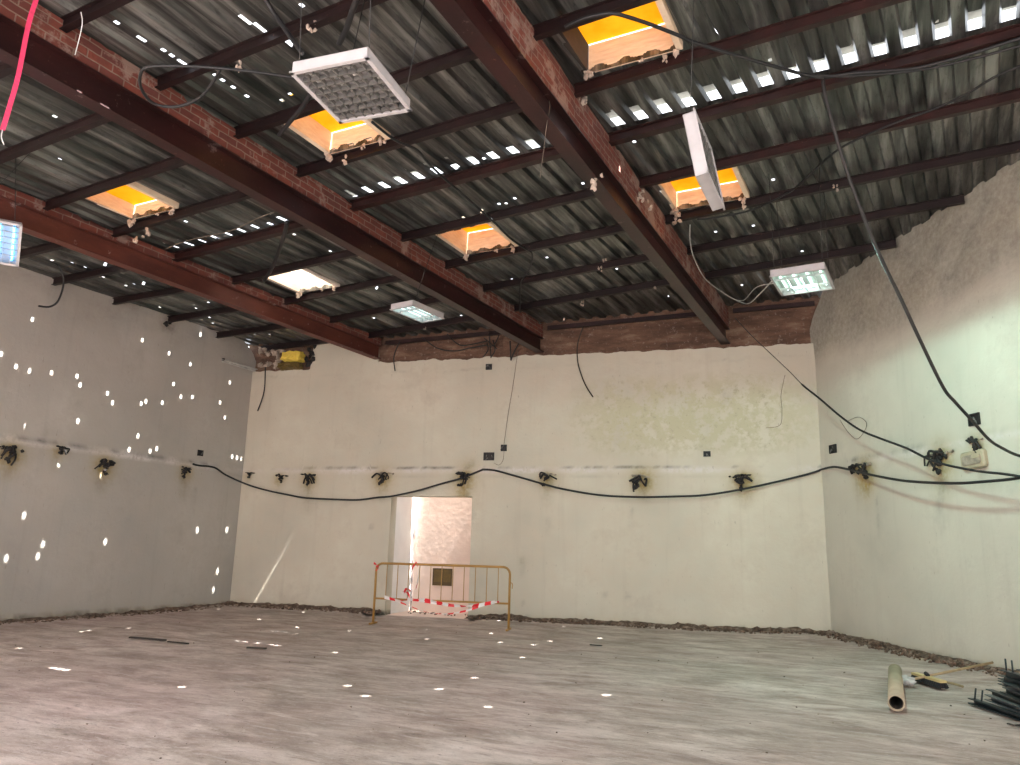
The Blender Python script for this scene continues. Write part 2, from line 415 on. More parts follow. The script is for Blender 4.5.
# ------------------------------------------------------------------ setting
ud0 = uz('B', back(384, 618))[0]; ud0 = uz('B', back(388, 557))[0]; ud1 = uz('B', back(470, 560))[0]
LB = (RC - LC).length; LR = (RE - RC).length
def top_back(u):
    x = (LC + bdir * u).x
    r = .035 * fb(u * 4, 2.0, 0, 4)
    if x < -11.5: return 5.16 + r
    if x < -9.92: return sz(x) + .02
    return 5.24 + r * (1.0) + (.06 * max(0, fb(u * 1.3)) if x < -6 else 0)
wb = wall_grid('wall_back', 'B', LB, top_back, MP_back, .055, (ud0, ud1, 2.37))
tag(wb, 'long cream plaster wall pierced by the bright doorway behind the barrier', 'wall', None, 'structure')
def top_left(u):
    y = LC.y - u; x = -12.95
    t = sz(x) + .03 if y < 11.2 else sz(x) + .02 - max(0, (y - 12.2)) * .9
    return t + .04 * fb(u * 5)
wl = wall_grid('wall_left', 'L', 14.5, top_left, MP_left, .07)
tag(wl, 'greyish plaster wall speckled with small sun spots', 'wall', None, 'structure')
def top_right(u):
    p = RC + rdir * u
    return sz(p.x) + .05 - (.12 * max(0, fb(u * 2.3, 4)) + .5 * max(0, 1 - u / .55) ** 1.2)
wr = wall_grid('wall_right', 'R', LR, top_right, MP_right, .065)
tag(wr, 'pale angled plaster wall under the lit lamp, rough at its top', 'wall', None, 'structure')

# band of bare masonry above the back plaster, set back
mb = MB(); nu = 120; ua = -.2; ub = LB + .25
for i in range(nu + 1):
    u = ua + (ub - ua) * i / nu; p = LC + bdir * u - bn * .07
    for j in range(9):
        z = 5.05 + (sz(p.x) + .10 - 5.05) * j / 8
        mb.v.append(Vector((p.x, p.y, z)) + bn * (.03 * fb(u * 6, z * 8) if 0 < j < 8 else 0))
for i in range(nu):
    for j in range(8):
        a = i * 9 + j; mb.f.append((a, a + 9, a + 10, a + 1))
tb = mb.build('trim_1', M_band); s_ = tb.modifiers.new('thickness', 'SOLIDIFY'); s_.thickness = .2; s_.offset = 0
tb.location = -bn * .1
tag(tb, 'bare brown masonry band above the back plaster below the roof', 'wall trim', None, 'structure')

# floor
mb = MB(); nx, ny = 150, 130; X0, X1, Y0, Y1 = -13.3, 9.0, -2.2, 15.2
for j in range(ny + 1):
    for i in range(nx + 1):
        x = X0 + (X1 - X0) * i / nx; y = Y0 + (Y1 - Y0) * j / ny; p = Vector((x, y, 0))
        db = (p - RC).dot(bn); dr = (p - RC).dot(rn); dl = x + 12.95
        z = .07 * max(0, 1 - max(db, 0) / 2.2) ** 1.5 * (0 if (ud0 - .3 < (p - LC).dot(bdir) < ud1 + .3) else 1) + .07 * max(0, 1 - max(dr, 0) / 1.6) ** 1.5 + .02 * max(0, 1 - max(dl, 0) / 1.2)
        z = min(z, .09) + .008 * fb(x * .9, y * .9) - .004
        mb.v.append(Vector((x, y, z)))
for j in range(ny):
    for i in range(nx):
        a = j * (nx + 1) + i; mb.f.append((a, a + 1, a + nx + 2, a + nx + 1))
fl = mb.build('floor', M_floor, smooth=True)
tag(fl, 'worn dusty concrete floor with pinkish and grey patches', 'floor', None, 'structure')
s_ = fl.modifiers.new('thickness', 'SOLIDIFY'); s_.thickness = .15; s_.offset = -1
if fl.data.polygons[0].normal.z < 0: fl.data.flip_normals()

# yard behind the doorway, open to the sky past an eave sized to dim it
def face_struct(name, pts, mat, label, cat='wall', th=.2):
    m = MB(); n = (pts[1] - pts[0]).cross(pts[-1] - pts[0]).normalized()
    m.add(list(pts) + [p - n * th for p in pts], [(0, 1, 2, 3), (7, 6, 5, 4), (0, 4, 5, 1), (1, 5, 6, 2), (2, 6, 7, 3), (3, 7, 4, 0)])
    return tag(m.build(name, mat), label, cat, None, 'structure')
dpt = 1.02
A = LC + bdir * (ud0 - .02) - bn * .28; Bq = LC + bdir * (ud0 - .02) - bn * (.28 + dpt)
E2 = LC + bdir * (ud1 + 4.6) - bn * (.28 + dpt - .48)
zz = Vector((0, 0, 3.9))
face_struct('wall_yard_side', [A, Bq, Bq + zz, A + zz], M_extl, 'whitewashed side wall seen through the doorway, left of the crack')
face_struct('wall_yard', [Bq, E2, E2 + zz, Bq + zz], M_ext, 'sunlit whitewashed wall facing the doorway with a small brown vent')
Y_ = LC + bdir * (ud1 + 4.6) - bn * .28
face_struct('floor_yard', [p + Vector((0, 0, .0)) for p in (A - bdir * .2 + bn * .2, Y_ + bn * .2, E2 - bn * .2, Bq - bn * .2 - bdir * .2)], M_ext, 'bright dusty ground of the yard beyond the doorway', 'ground')
m = MB(); pts = []
def ext(px, py, off=0.0): return on(px, py, Bq + bn * off, bn)
for px, py in [(414, 500), (413, 515), (414, 530), (412.5, 545), (413.2, 558), (412, 575), (411.8, 590), (410.5, 611)]:
    pts.append(ext(px, py, .02))
m.tube(cr(pts, 3), [.012 + .006 * math.sin(i * 2.1) for i in range(len(cr(pts, 3)))], 6)
tag(m.build('crack', M_crack), 'dark ragged crack in the corner beyond the doorway', 'crack', None, 'structure')
vc = ext(442.5, 577, .085)
vt = thing('wall_vent', vc, 'small square brown vent on the bright wall beyond the doorway', 'vent')
def wbox(mb, c, w, h, t, n, d): # box on a wall
    R = Matrix((d, n, Vector((0, 0, 1)))).transposed(); mb.box(Vector(c) + n * t / 2, (w, t, h), R); return mb
wbox(MB(), vc, .44, .36, .02, bn, bdir).build('frame', M_vent, vt)
wbox(MB(), vc - bdir * .1 + Vector((0, 0, .02)), .18, .25, .03, bn, bdir).build('pane', M_vent2, vt)
wbox(MB(), vc + bdir * .11 + Vector((0, 0, .02)), .16, .25, .03, bn, bdir).build('pane', M_vent2, vt)

# ------------------------------------------------------------------ sun, holes
SUN = Vector((-.47, -.045, -.87)).normalized()
HOLES = []     # (x, y, half width, half length)
def hole_at(p, a=.022, b=.022): HOLES.append((p.x, p.y, a, b))
def trace_back(p, a=0.0, b=0.0):
    t = 0
    for _ in range(6):
        q = p - SUN * t; t += (sz(q.x) - q.z) / -SUN.z
    q = p - SUN * t; HOLES.append((q.x, q.y, a, b))
for px, py in [(18, 427), (23, 426), (78, 424), (51, 372), (77, 376), (113, 404), (147, 400), (162, 403), (137, 437), (129, 450), (151, 450), (156, 449),
               (30, 462), (58, 465), (232, 460), (237, 460), (242, 460), (168, 353), (117, 341), (32, 323), (143, 341), (224, 417), (200, 335), (230, 385), (190, 365),
               (100, 480), (23, 516), (42, 543), (6, 559), (37, 560), (106, 544), (197, 532), (226, 533), (218, 573), (222, 572)]:
    trace_back(left(px, py))
for px, py in [(32, 630), (79, 637), (21, 648), (200, 619), (218, 656), (182, 687), (260, 619), (267, 663), (318, 671), (299, 627), (428, 639), (498, 654),
               (551, 641), (601, 638), (361, 663), (349, 685), (476, 678), (440, 689), (492, 633), (522, 657)]:
    trace_back(onz(px, py, 0))
for k in range(7): trace_back(onz(40 + 4.6 * k, 665 + .8 * k, 0))
for k in range(7): trace_back(onz(240 + 6.3 * k, 640 + .9 * k, 0))
n0_ = len(HOLES)
for k in range(10): trace_back(back(266 - 1.3 * k, 584 + 2.2 * k))
STREAK = HOLES[n0_:]
for px, py in [(118, 24), (138, 37), (141, 39), (145, 41), (161, 51), (173, 57), (181, 62), (186, 65), (215, 80), (223, 86), (232, 92), (247, 102), (302, 8),
               (53, 117), (60, 163), (357, 10), (290, 95), (283, 105), (512, 280), (536, 275), (548, 261), (564, 321), (618, 272), (668, 299), (582, 184), (460, 316), (452, 329),
               (374, 319), (362, 338), (742, 286), (784, 299), (778, 297), (716, 232), (754, 226), (716, 35), (186, 222), (294, 235), (300, 240), (330, 252), (352, 330),
               (51, 266), (143, 289), (134, 291), (85, 275), (43, 245), (193, 311), (208, 322), (223, 324), (233, 328), (257, 337), (70, 270), (160, 300), (944, 54), (857, 5)]:
    hole_at(roofp(px, py, PD), 0.0, 0.0)
for k in range(6): hole_at(roofp(240 + 5 * k, 18 + 2.6 * k, PD), 0.0, 0.0)
for k in range(3): hole_at(roofp(284 + 4 * k, 41 + 3.2 * k, PD), 0.0, 0.0)
KEEP = {(round(h[0], 4), round(h[1], 4)) for h in STREAK}
def lights_back(h):
    p = Vector((h[0], h[1], sz(h[0]))); den = SUN.dot(bn)
    if den >= 0: return False
    t = (RC - p).dot(bn) / den; q = p + SUN * t
    return t > 0 and .05 < q.z < 5.2 and q.x > LC.x
HOLES = [h for h in HOLES if not (lights_back(h) and (round(h[0], 4), round(h[1], 4)) not in KEEP)]
HATCH = [(-2.50, -1.60, 5.74, 6.50), (-5.82, -5.02, 5.72, 6.52), (-9.45, -8.62, 5.84, 6.63), (-5.90, -5.05, 9.10, 9.98), (-9.45, -8.62, 9.12, 10.09), (-2.50, -1.57, 9.02, 9.98)]

# beams: (right flange edge near, far)
BEAMS = [dict(k='A', x0=-10.04, x1=-9.80, y1=13.10, mat=M_beamA, br=M_brick),
         dict(k='B', x0=-6.40, x1=-6.28, y1=13.84, mat=M_beam, br=M_brick),
         dict(k='C', x0=-2.67, x1=-2.67, y1=14.53, mat=M_beam, br=M_brickC)]
YB0 = -1.0; BW = .17; ZB0, ZB1 = 5.31, 5.61
def bx(b, y): return b['x0'] + (b['x1'] - b['x0']) * (y - 3.0) / (b['y1'] - 3.0)     # right edge of the flange
bnames = {'A': 'rusty red steel roof beam nearest the sun-spotted wall', 'B': 'dark red steel roof beam between the other two, ending at black cable tangle', 'C': 'dark red steel roof beam nearest the angled wall, plaster-flecked brick on it'}
for b in BEAMS:
    a = Vector((bx(b, YB0) - BW / 2, YB0, 0)); e = Vector((bx(b, b['y1']) - BW / 2, b['y1'], 0))
    t = thing('steel_beam', (a.x, a.y, ZB0), bnames[b['k']], 'beam', 'steel beams carrying the roof')
    Z = Vector((0, 0, 1)); h = BW / 2
    MB().extr([(-h, ZB0), (h, ZB0), (h, ZB0 + .016), (-h, ZB0 + .016)], a, e).build('bottom_flange', b['mat'], t)
    MB().extr([(-.008, ZB0 + .016), (.008, ZB0 + .016), (.008, ZB1 - .016), (-.008, ZB1 - .016)], a, e).build('web', b['mat'], t)
    MB().extr([(-h, ZB1 - .016), (h, ZB1 - .016), (h, ZB1), (-h, ZB1)], a, e).build('top_flange', b['mat'], t)
    b['thing'] = t
    # bricks on the beam
    m = MB(); n = 220; bw = .13
    for i in range(n + 1):
        y = YB0 + (b['y1'] - .02 - YB0) * i / n; xr = bx(b, y) - .015
        top = sz(xr - .07) - .018 - .05 * max(0, fb(y * 1.3, ord(b['k']), 0, 4)) - .16 * max(0, fb(y * 3.1, ord(b['k']) * 3., 0, 2) - .28)
        for (dx, z) in ((0, ZB1), (0, ZB1 + (top - ZB1) * .35), (0, ZB1 + (top - ZB1) * .7), (-.01, top), (-bw, top), (-bw, ZB1)):
            m.v.append(Vector((xr + dx + (.012 * fb(y * 7, z * 9) if dx == 0 else 0), y, z)))
    for i in range(n):
        for k in range(6):
            p, q = i * 6 + k, i * 6 + (k + 1) % 6; m.f.append((p, q, q + 6, p + 6))
    m.f.append(tuple(range(6))); m.f.append(tuple(n * 6 + k for k in range(6)))
    bo = m.build('brick_infill', b['br'])
    tag(bo, {'A': 'low red brickwork on the rusty beam by the sun-spotted wall', 'B': 'red brickwork on top of the middle roof beam', 'C': 'tall red brickwork with plaster flakes on beam by angled wall'}[b['k']], 'brickwork', 'brickwork between beams and roof')

# ------------------------------------------------------------------ roof sheets
PROWS = [(1.55, 'x'), (2.55, 'x'), (3.58, 'x'), (4.57, 'x'), (5.60, 'x'), (6.60, 'x'), (7.66, 'x'), (8.83, 'x'), (10.06, 'x'), (11.32, 'x'), (12.55, 'x')]
YP = [p[0] for p in PROWS]
ROOF0 = .8  # roof sheets start here; the gap behind is added to let sky light in
def bays():
    return [('L', lambda y: -12.93, lambda y: bx(BEAMS[0], y) - .145), ('AB', lambda y: bx(BEAMS[0], y) - .015, lambda y: bx(BEAMS[1], y) - .145),
            ('BC', lambda y: bx(BEAMS[1], y) - .015, lambda y: bx(BEAMS[2], y) - .145), ('R', lambda y: bx(BEAMS[2], y) - .015, lambda y: min(9.0, (RC + rdir * ((y - RC.y) / rdir.y)).x - .09))]
PIT = .27
PROF = [(0, 0), (.037, 0), (.074, 0), (.111, 0), (.135, 1), (.172, 1), (.209, 1), (.246, 1)]     # valley flat, rise, crest flat, fall
HOLESET = HOLES
def sheet(name, xa, xb, ya, yb, shear, label, squash=True, lift=True, cut=None):
    """trapezoid sheet from ya to yb; its southern end is crushed where the next sheet laps over"""
    n0 = math.floor((xa - 2) / PIT); cols = []
    k = n0
    while k * PIT < xb + 2:
        for dx, c in PROF: cols.append((k * PIT + dx, c))
        k += 1
    ys = []; y = ya
    while y < yb - 1e-6: ys.append(y); y += .046
    ys.append(yb)
    m = MB(); idx = {}
    def P(i, j):
        if (i, j) in idx: return idx[i, j]
        x0, c = cols[i]; y = ys[j]; x = x0 + (y - 8.0) * shear
        h = .046
        if squash:
            e = max(0, 1 - (y - ya) / .30); h *= 1 - .9 * e
        z = sz(x) + h * c + (.006 * fb(x0 * 3, y * 1.2)) + (.0 if squash or not lift else .022 * max(0, 1 - (yb - y) / .5))
        idx[i, j] = len(m.v); m.v.append(Vector((x, y, z))); return idx[i, j]
    hs = HOLESET
    import bisect
    for j in range(len(ys) - 1):
        ym = (ys[j] + ys[j + 1]) / 2
        hh = [h for h in hs if ys[j] - h[3] <= h[1] < ys[j + 1] + h[3]]
        hx = [h for h in HATCH if h[2] - .005 < ym < h[3] + .005]
        for i in range(len(cols) - 1):
            xm = (cols[i][0] + cols[i + 1][0]) / 2 + (ym - 8) * shear; w2 = (cols[i + 1][0] - cols[i][0]) / 2
            if xm < xa or xm > xb or (Vector((xm, ym, 0)) - RC).dot(bn) < -.99: continue  # unseen eave past the back wall, its reach set to shade the yard
            if any(h[0] - .04 < xm < h[1] + .04 for h in hx): continue
            if cut and cols[i][1] == 1 and cols[i + 1][1] == 1 and cut[0] + .10 * noise.noise(Vector((round((cols[i][0] - .19) / PIT) * 7.3, 1.7, 0))) < ym < cut[1] + .03 * noise.noise(Vector((cols[i][0] * 9, 4.7, 0))): continue
            if any(xm - w2 - h[2] <= h[0] < xm + w2 + h[2] for h in hh): continue
            m.f.append((P(i, j), P(i + 1, j), P(i + 1, j + 1), P(i, j + 1)))
    o = m.build(name, M_sheet)
    return tag(o, label, 'roof', None, 'structure')
SH = {'L': (-13.2, -10.0, .04), 'AB': (-10.2, -6.3, .05), 'BC': (-6.5, -2.65, .04), 'R': (-2.82, 9.3, .080)}
NM = {'L': 'over the strip beside the sun-spotted wall', 'AB': 'between the rusty beam and the middle beam', 'BC': 'between the middle beam and beam by angled wall', 'R': 'between brick-topped beam and the angled wall'}
for k, (xa, xb, s) in SH.items():
    xm = (xa + xb) / 2
    if k == 'L':
        sheet('ceiling', xa, -10.02, ROOF0, 13.6, s, 'corrugated metal roof ' + NM[k], False, False)
    else:
        l, r = {'AB': (-10.14, -6.34), 'BC': (-6.50, -2.66), 'R': (-2.80, 9.3)}[k]
        lo = .16 if k == 'AB' else 0
        sheet('ceiling', l, r, ROOF0, 7.72 + lo, s, 'nearer corrugated metal sheets ' + NM[k], False, True, {'R': (7.36, 7.66), 'BC': (7.45, 7.64), 'AB': (7.64, 7.78)}[k])  # crests cut open so bright sky stands in for the lit lap
        m = MB(); xl_, xr_ = (l + .1, min(r, 6.2));  # added strip that keeps direct sun out of the crest cut-outs
        m.add([Vector((x, y, sz(x) + z)) for x in (xl_, xr_) for y in (7.20 + lo, 7.66 + lo) for z in (.185, .19)], [(0, 2, 6, 4), (1, 5, 7, 3), (0, 1, 3, 2), (4, 6, 7, 5), (0, 4, 5, 1), (2, 3, 7, 6)])
        for q in range(12):
            x = xl_ + (xr_ - xl_) * (q + .5) / 12; m.box((x, 7.33 + lo, sz(x) + .12), (.04, .04, .14))
        tag(m.build('ceiling_sun_blocker', M_rail), 'added sun-blocking strip over the sheet lap ' + NM[k], 'sun blocker', None, 'structure')
        sheet('ceiling', l, r, 7.55 + lo, 15.3, s, 'farther corrugated metal sheets ' + NM[k], True)

# purlins
ordn = ['first', 'second', 'third', 'fourth', 'fifth', 'sixth', 'seventh', 'eighth', 'ninth', 'tenth', 'eleventh']
bayn = {'L': 'beside the sun-spotted wall', 'AB': 'between rusty beam and middle beam', 'BC': 'between middle beam and beam by angled wall', 'R': 'running towards the angled wall'}
def ibeam(w, h, t=.010):
    a, b = w / 2, t / 2
    return [(-a, 0), (a, 0), (a, t), (b, t), (b, h - t), (a, h - t), (a, h), (-a, h), (-a, h - t), (-b, h - t), (-b, t), (-a, t)]
for bk, xl, xr in bays():
    rows = [y for y in YP if not (bk == 'L' and y < 2) ]
    tot = len(rows)
    for i, y in enumerate(rows):
        if y < 3.0: continue
        yc = y - .02 + {'R': .03, 'AB': .13, 'L': .10, 'BC': 0}[bk]; a = Vector((xl(yc) - .008, yc, pb(xl(yc)))); e = Vector((xr(yc) + .008, yc, pb(xr(yc))))
        main = abs(y - 7.66) < .01 and bk != 'L'
        w, h = (.10, PD) if main else (.07, PD)
        lab = 'red roof purlin below the lapped sheets ' + bayn[bk] if main else 'dark purlin %s, %s from the far wall' % (bayn[bk], ordn[tot - 1 - i])
        m = MB().extr(ibeam(w, h), a, e)
        o = m.build('purlin', M_purlin_lit if main or (bk == 'R' and y < 9 and y > 6) else M_purlin, None, origin=(a + e) / 2)
        tag(o, lab, 'purlin', 'steel purlins under the roof')
# edge angle along the back wall
for nm, x0, x1 in (('between rusty beam and middle beam', -9.75, -6.5), ('between middle beam and the angled-wall beam', -6.2, -2.9), ('from the angled-wall beam to the corner', -2.6, -1.15)):
    def q(x): u = (x - LC.x) / bdir.x; p = LC + bdir * u + bn * .0; return Vector((p.x, p.y, pb(x) - .045))
    a, e = q(x0), q(x1)
    m = MB().extr([(0, 0), (.055, 0), (.055, .008), (.008, .008), (.008, .10), (0, .10)], a, e, x=bn)
    tag(m.build('steel_angle', M_purlin_lit, None, origin=a), 'thin steel angle along the top of far wall ' + nm, 'steel angle', 'edge angles along the far wall')

# ------------------------------------------------------------------ roof hatches
hl = ['largest yellow roof hatch, crossed by a black cable', 'yellow roof hatch behind the tilted grid lamp', 'yellow roof hatch above the rusty beam brickwork',
      'pale wooden roof hatch with thin yellow strip near middle beam', 'whitest roof hatch, above the rusty beam', 'yellow roof hatch behind the lamp hanging on edge']
M_plank_lit = mat_wood('sunlit_board', (.70, .60, .50), (.82, .74, .66))  # paler board copy with the whitest hatch's sunlight put into its colour
for i, (x0, x1, y0, y1) in enumerate(HATCH):
    z0 = sz((x0 + x1) / 2) - .012; hh = (.32, .27, .20, .36, .30, .26)[i]; th = .02
    t = thing('roof_hatch', ((x0 + x1) / 2, (y0 + y1) / 2, z0), hl[i], 'roof hatch', 'boarded hatches in the roof')
    pm = M_plank if i != 4 else M_plank_lit
    for k in range(3):
        za = z0 + hh * k / 3; zb = z0 + hh * (k + 1) / 3 - .003
        MB().box(((x0 + x1) / 2, y1 + th / 2, (za + zb) / 2), (x1 - x0 + .04, th, zb - za)).build('board', pm, t)
    MB().box(((x0 + x1) / 2, y0 - th / 2, z0 + hh / 2 + .01), (x1 - x0 + .04, th, hh - .02)).build('board', pm, t)
    MB().box((x0 - .03, (y0 + y1) / 2, z0 + hh / 2), (.06, y1 - y0 + .04, hh)).build('side_board', M_stick if i in (0,) else pm, t)
    MB().box((x1 + .03, (y0 + y1) / 2, z0 + hh / 2), (.06, y1 - y0 + .04, hh)).build('side_board', pm, t)
    gap = .025 if i != 4 else .015
    MB().box(((x0 + x1) / 2, (y0 + y1) / 2 - gap / 2, z0 + hh + .012), (x1 - x0 + .12, y1 - y0 + .04 - gap, .012)).build('lid', M_lid if i != 4 else M_lidw, t)
    # torn edge of the sheet at the far side, crumbs at its corners
    m = MB(); n = 60; 
    for k in range(n + 1):
        x = x0 + (x1 - x0) * k / n; ph = (x / PIT) % 1.0
        h = .055 if .0 < ph < .4 else (.015 if .5 < ph < .9 else .035)
        h += .018 * fb(x * 14, y1)
        zt = z0 + .01 + h * .9
        m.v += [Vector((x, y1 - .012, z0 - .01)), Vector((x, y1 - .012, zt)), Vector((x, y1 - .018, zt)), Vector((x, y1 - .018, z0 - .01))]
    for k in range(n):
        for c in range(4): p, q = k * 4 + c, k * 4 + (c + 1) % 4; m.f.append((p, q, q + 4, p + 4))
    m.build('torn_edge', M_sheet, t)
    for k, (cx_, cy_, r) in enumerate(((x0 - .01, y1 + .0, .075), (x1 - .02, y1, .06), ((x0 + x1) / 2 + .1, y1 + .01, .035))):
        m = MB()
        for q in range(5): m.rock((cx_ + random.uniform(-.6, .6) * r, cy_ - .02 + random.uniform(-.02, .01), z0 - .01 - random.uniform(0, 1.1) * r), (r * random.uniform(.5, .8), r * .5, r * random.uniform(.5, 1.0)), i * 9 + k * 3 + q)
        m.build('plaster_crumb', M_crumb, t)

# ------------------------------------------------------------------ plaster lumps stuck on steel
lumps = [(583, 95, .10, 'C'), (664, 58, .05, 'R'), (676, 218, .10, 'R'), (728, 262, .06, 'R'), (604, 258, .06, 'R'), (600, 268, .05, 'R'), (597, 180, .09, 'C'), (240, 66, .06, 'R'), (312, 25, .06, 'R'),
         (147, 232, .08, 'R'), (137, 240, .06, 'R'), (425, 328, .04, 'R'), (640, 195, .09, 'C'), (650, 205, .08, 'C'), (745, 205, .06, 'R'), (835, 187, .05, 'R'), (345, 160, .07, 'R'), (582, 303, .05, 'R'), (655, 286, .05, 'R')]
ld = ['large pale plaster lump at the brick-side corner of the largest hatch', 'pale plaster bit at far corner of largest hatch, where the cable leaves', 'pale plaster lump under the hatch behind the edge-hung lamp', 'plaster smear on the purlin above the greenish lit lamp',
      'upper plaster bit on the purlin between wooden hatch and angled-wall beam', 'lower plaster bit on the purlin between wooden hatch and angled-wall beam', 'plaster patch on beam underside left of the edge-hung lamp', 'torn white plaster scrap on a purlin beside the black cable loop',
      'white plaster drip on the purlin above the tilted grid lamp', 'plaster lump at the lower edge of yellow hatch over rusty beam', 'smaller plaster lump beside the hatch over rusty beam', 'plaster bit on the purlin above the far lit lamp', 'large plaster patch on brickwork beside the edge-lamp hatch, upper one',
      'plaster patch on brickwork beside the edge-lamp hatch, lower one', 'plaster bit at the outer corner of the hatch behind edge-hung lamp', 'plaster bit on the purlin near the long hanging cable', 'plaster crumb on the purlin below hatch behind tilted lamp', 'plaster scrap on last purlin before the far wall', 'plaster scrap on the last purlin close to angled-wall beam']
for i, (px, py, r, k) in enumerate(lumps):
    if k == 'C': c = on(px, py, Vector((-2.66, 0, 0)), Vector((1, 0, 0)))
    else:
        c = roofp(px, py, .03)
        yn = min(YP, key=lambda v: abs(v - c.y)); d = ray(px, py)
        s = (yn - .06 - CAM.y) / d.y; c = CAM + d * s
    m = MB()
    for q in range(6): m.rock(c + Vector((random.uniform(-r, r) * .6, random.uniform(-.02, .02), random.uniform(-r, r * .7))), (r * random.uniform(.3, .6), r * .35, r * random.uniform(.3, .8)), i * 7 + q)
    tag(m.build('hanging_plaster', M_crumb, None, origin=c), ld[i], 'plaster remnant', 'plaster remnants stuck under the roof')

# ------------------------------------------------------------------ lamps
def lamp(name, c, R, label, tubes, size=(.62, .62), grid=8, hang=()):
    t = thing(name, c, label, 'lamp', 'louvred fluorescent lamps')
    w, l = size; h = .095; th = .006
    def W(v): return Vector(c) + R @ Vector(v)
    def bx_(mb, ctr, d): mb.box(W(ctr), d, R); return mb
    m = MB(); bx_(m, (0, 0, h - th / 2), (w, l, th))
    for s in (-1, 1): bx_(m, (s * (w / 2 - th / 2), 0, h / 2), (th, l, h)); bx_(m, (0, s * (l / 2 - th / 2), h / 2), (w, th, h))
    m.build('housing', M_white, t)
    m = MB()
    for s in (-1, 1): bx_(m, (s * (w / 2), 0, .006), (.03, l + .03, .014)); bx_(m, (0, s * (l / 2), .006), (w + .03, .03, .014))
    m.build('rim', M_white, t)
    m = MB()
    for k in range(1, grid):
        u = -w / 2 + w * k / grid; bx_(m, (u, 0, .022), (.011 if tubes is None else .004, l - .02, .032))
    nv = 2 if tubes in (M_tube_on, M_tube_on2) else grid
    for k in range(1, nv + 1):
        v = -l / 2 + l * (k - .5) / nv; bx_(m, (0, v, .022), (w - .02, .014 if tubes is None else .004, .032))
    m.build('louvre', M_louvre if tubes is None else M_white, t)
    for k in range(4):
        u = -w / 2 + w * (k + .5) / 4
        MB().tube([W((u, -l / 2 + .03, .062)), W((u, l / 2 - .03, .062))], .013, 10).build('tube', tubes or M_tube_off, t, True)
        for e_ in (-1, 1): MB().tube([W((u, e_ * (l / 2 - .012), .062)), W((u, e_ * (l / 2 - .035), .062))], .016, 10).build('tube_cap', M_louvre, LAST[0], True)
    for p, q in hang: MB().tube([W(p), q], .004, 6).build('suspension_wire', M_cable_grey, t, True)
    return t
def glow(c, R, sx, sy, col, e):
    a = bpy.data.lights.new('lamp_light', 'SPOT'); a.spot_size = math.radians(179); a.spot_blend = .12; a.shadow_soft_size = sx; a.energy = e; a.color = col
    o = bpy.data.objects.new('lamp_light', a); C.objects.link(o); o.location = Vector(c) + R @ Vector((0, 0, -.012)); o.rotation_euler = R.to_euler()
def Rz(a): return Matrix.Rotation(math.radians(a), 3, 'Z')
def Rx(a): return Matrix.Rotation(math.radians(a), 3, 'X')
def Ry(a): return Matrix.Rotation(math.radians(a), 3, 'Y')
def roofabove(p, dx=0, dy=0): return Vector((p[0] + dx, p[1] + dy, sz(p[0] + dx) - .001))
p1 = (-3.37, 3.96, 4.60)
lamp('hanging_lamp', p1, Rz(8), 'big unlit grid lamp hanging tilted on black straps in front of the roof', None, (.60, .66), 8,
     [((-.28, -.28, .095), roofabove(p1, -.35, -.3)), ((.28, -.28, .095), roofabove(p1, .3, -.3)), ((-.28, .28, .095), roofabove(p1, -.3, .45)), ((.28, .28, .095), roofabove(p1, .35, .45))])
p5 = (-.885, 9.80, 4.72)
lamp('hanging_lamp', p5, Rz(-3), 'brightly lit greenish lamp hanging before the angled wall', M_tube_on, (.63, .78), 4,
     [((-.28, .3, .095), roofabove(p5, -.3, .3)), ((.28, .3, .095), roofabove(p5, .3, .3)), ((-.28, -.3, .095), roofabove(p5, -.3, -.3)), ((.28, -.3, .095), roofabove(p5, .3, -.3))])
glow(p5, Rz(-3), .2, .70, (.58, 1.0, .88), 98)
p3 = (-6.33, 9.30, 4.80)
lamp('hanging_lamp', p3, Rz(-6), 'lit pale lamp hanging in front of the far end of the middle beam', M_tube_on2, (.42, .74), 4,
     [((-.18, .3, .095), roofabove(p3, -.4, .3)), ((.18, -.3, .095), roofabove(p3, .5, -.3))])
p2 = onz(-9, 241, 4.60); n2 = Vector((-.62, .42, .66)).normalized(); x2 = n2.cross(Vector((0, 0, 1))).normalized() * -1; R2 = Matrix((x2, n2.cross(x2), n2)).transposed()
lamp('hanging_lamp', p2, R2, 'bluish lit grid lamp cut by the edge beside the rusty beam', M_tube_blue, (.54, .50), 7,
     [((-.2, .25, .095), roofabove(p2, -.2, .2)), ((.2, .25, .095), roofabove(p2, .2, .2))])
p4 = (-1.09, 5.40, 4.27)
lamp('hanging_lamp', p4, Rz(1) @ Ry(-99), 'unlit white lamp hanging on edge in front of a yellow hatch', None, (.52, .62), 6,
     [((.26, -.25, .05), roofabove(p4, .0, -.25))])

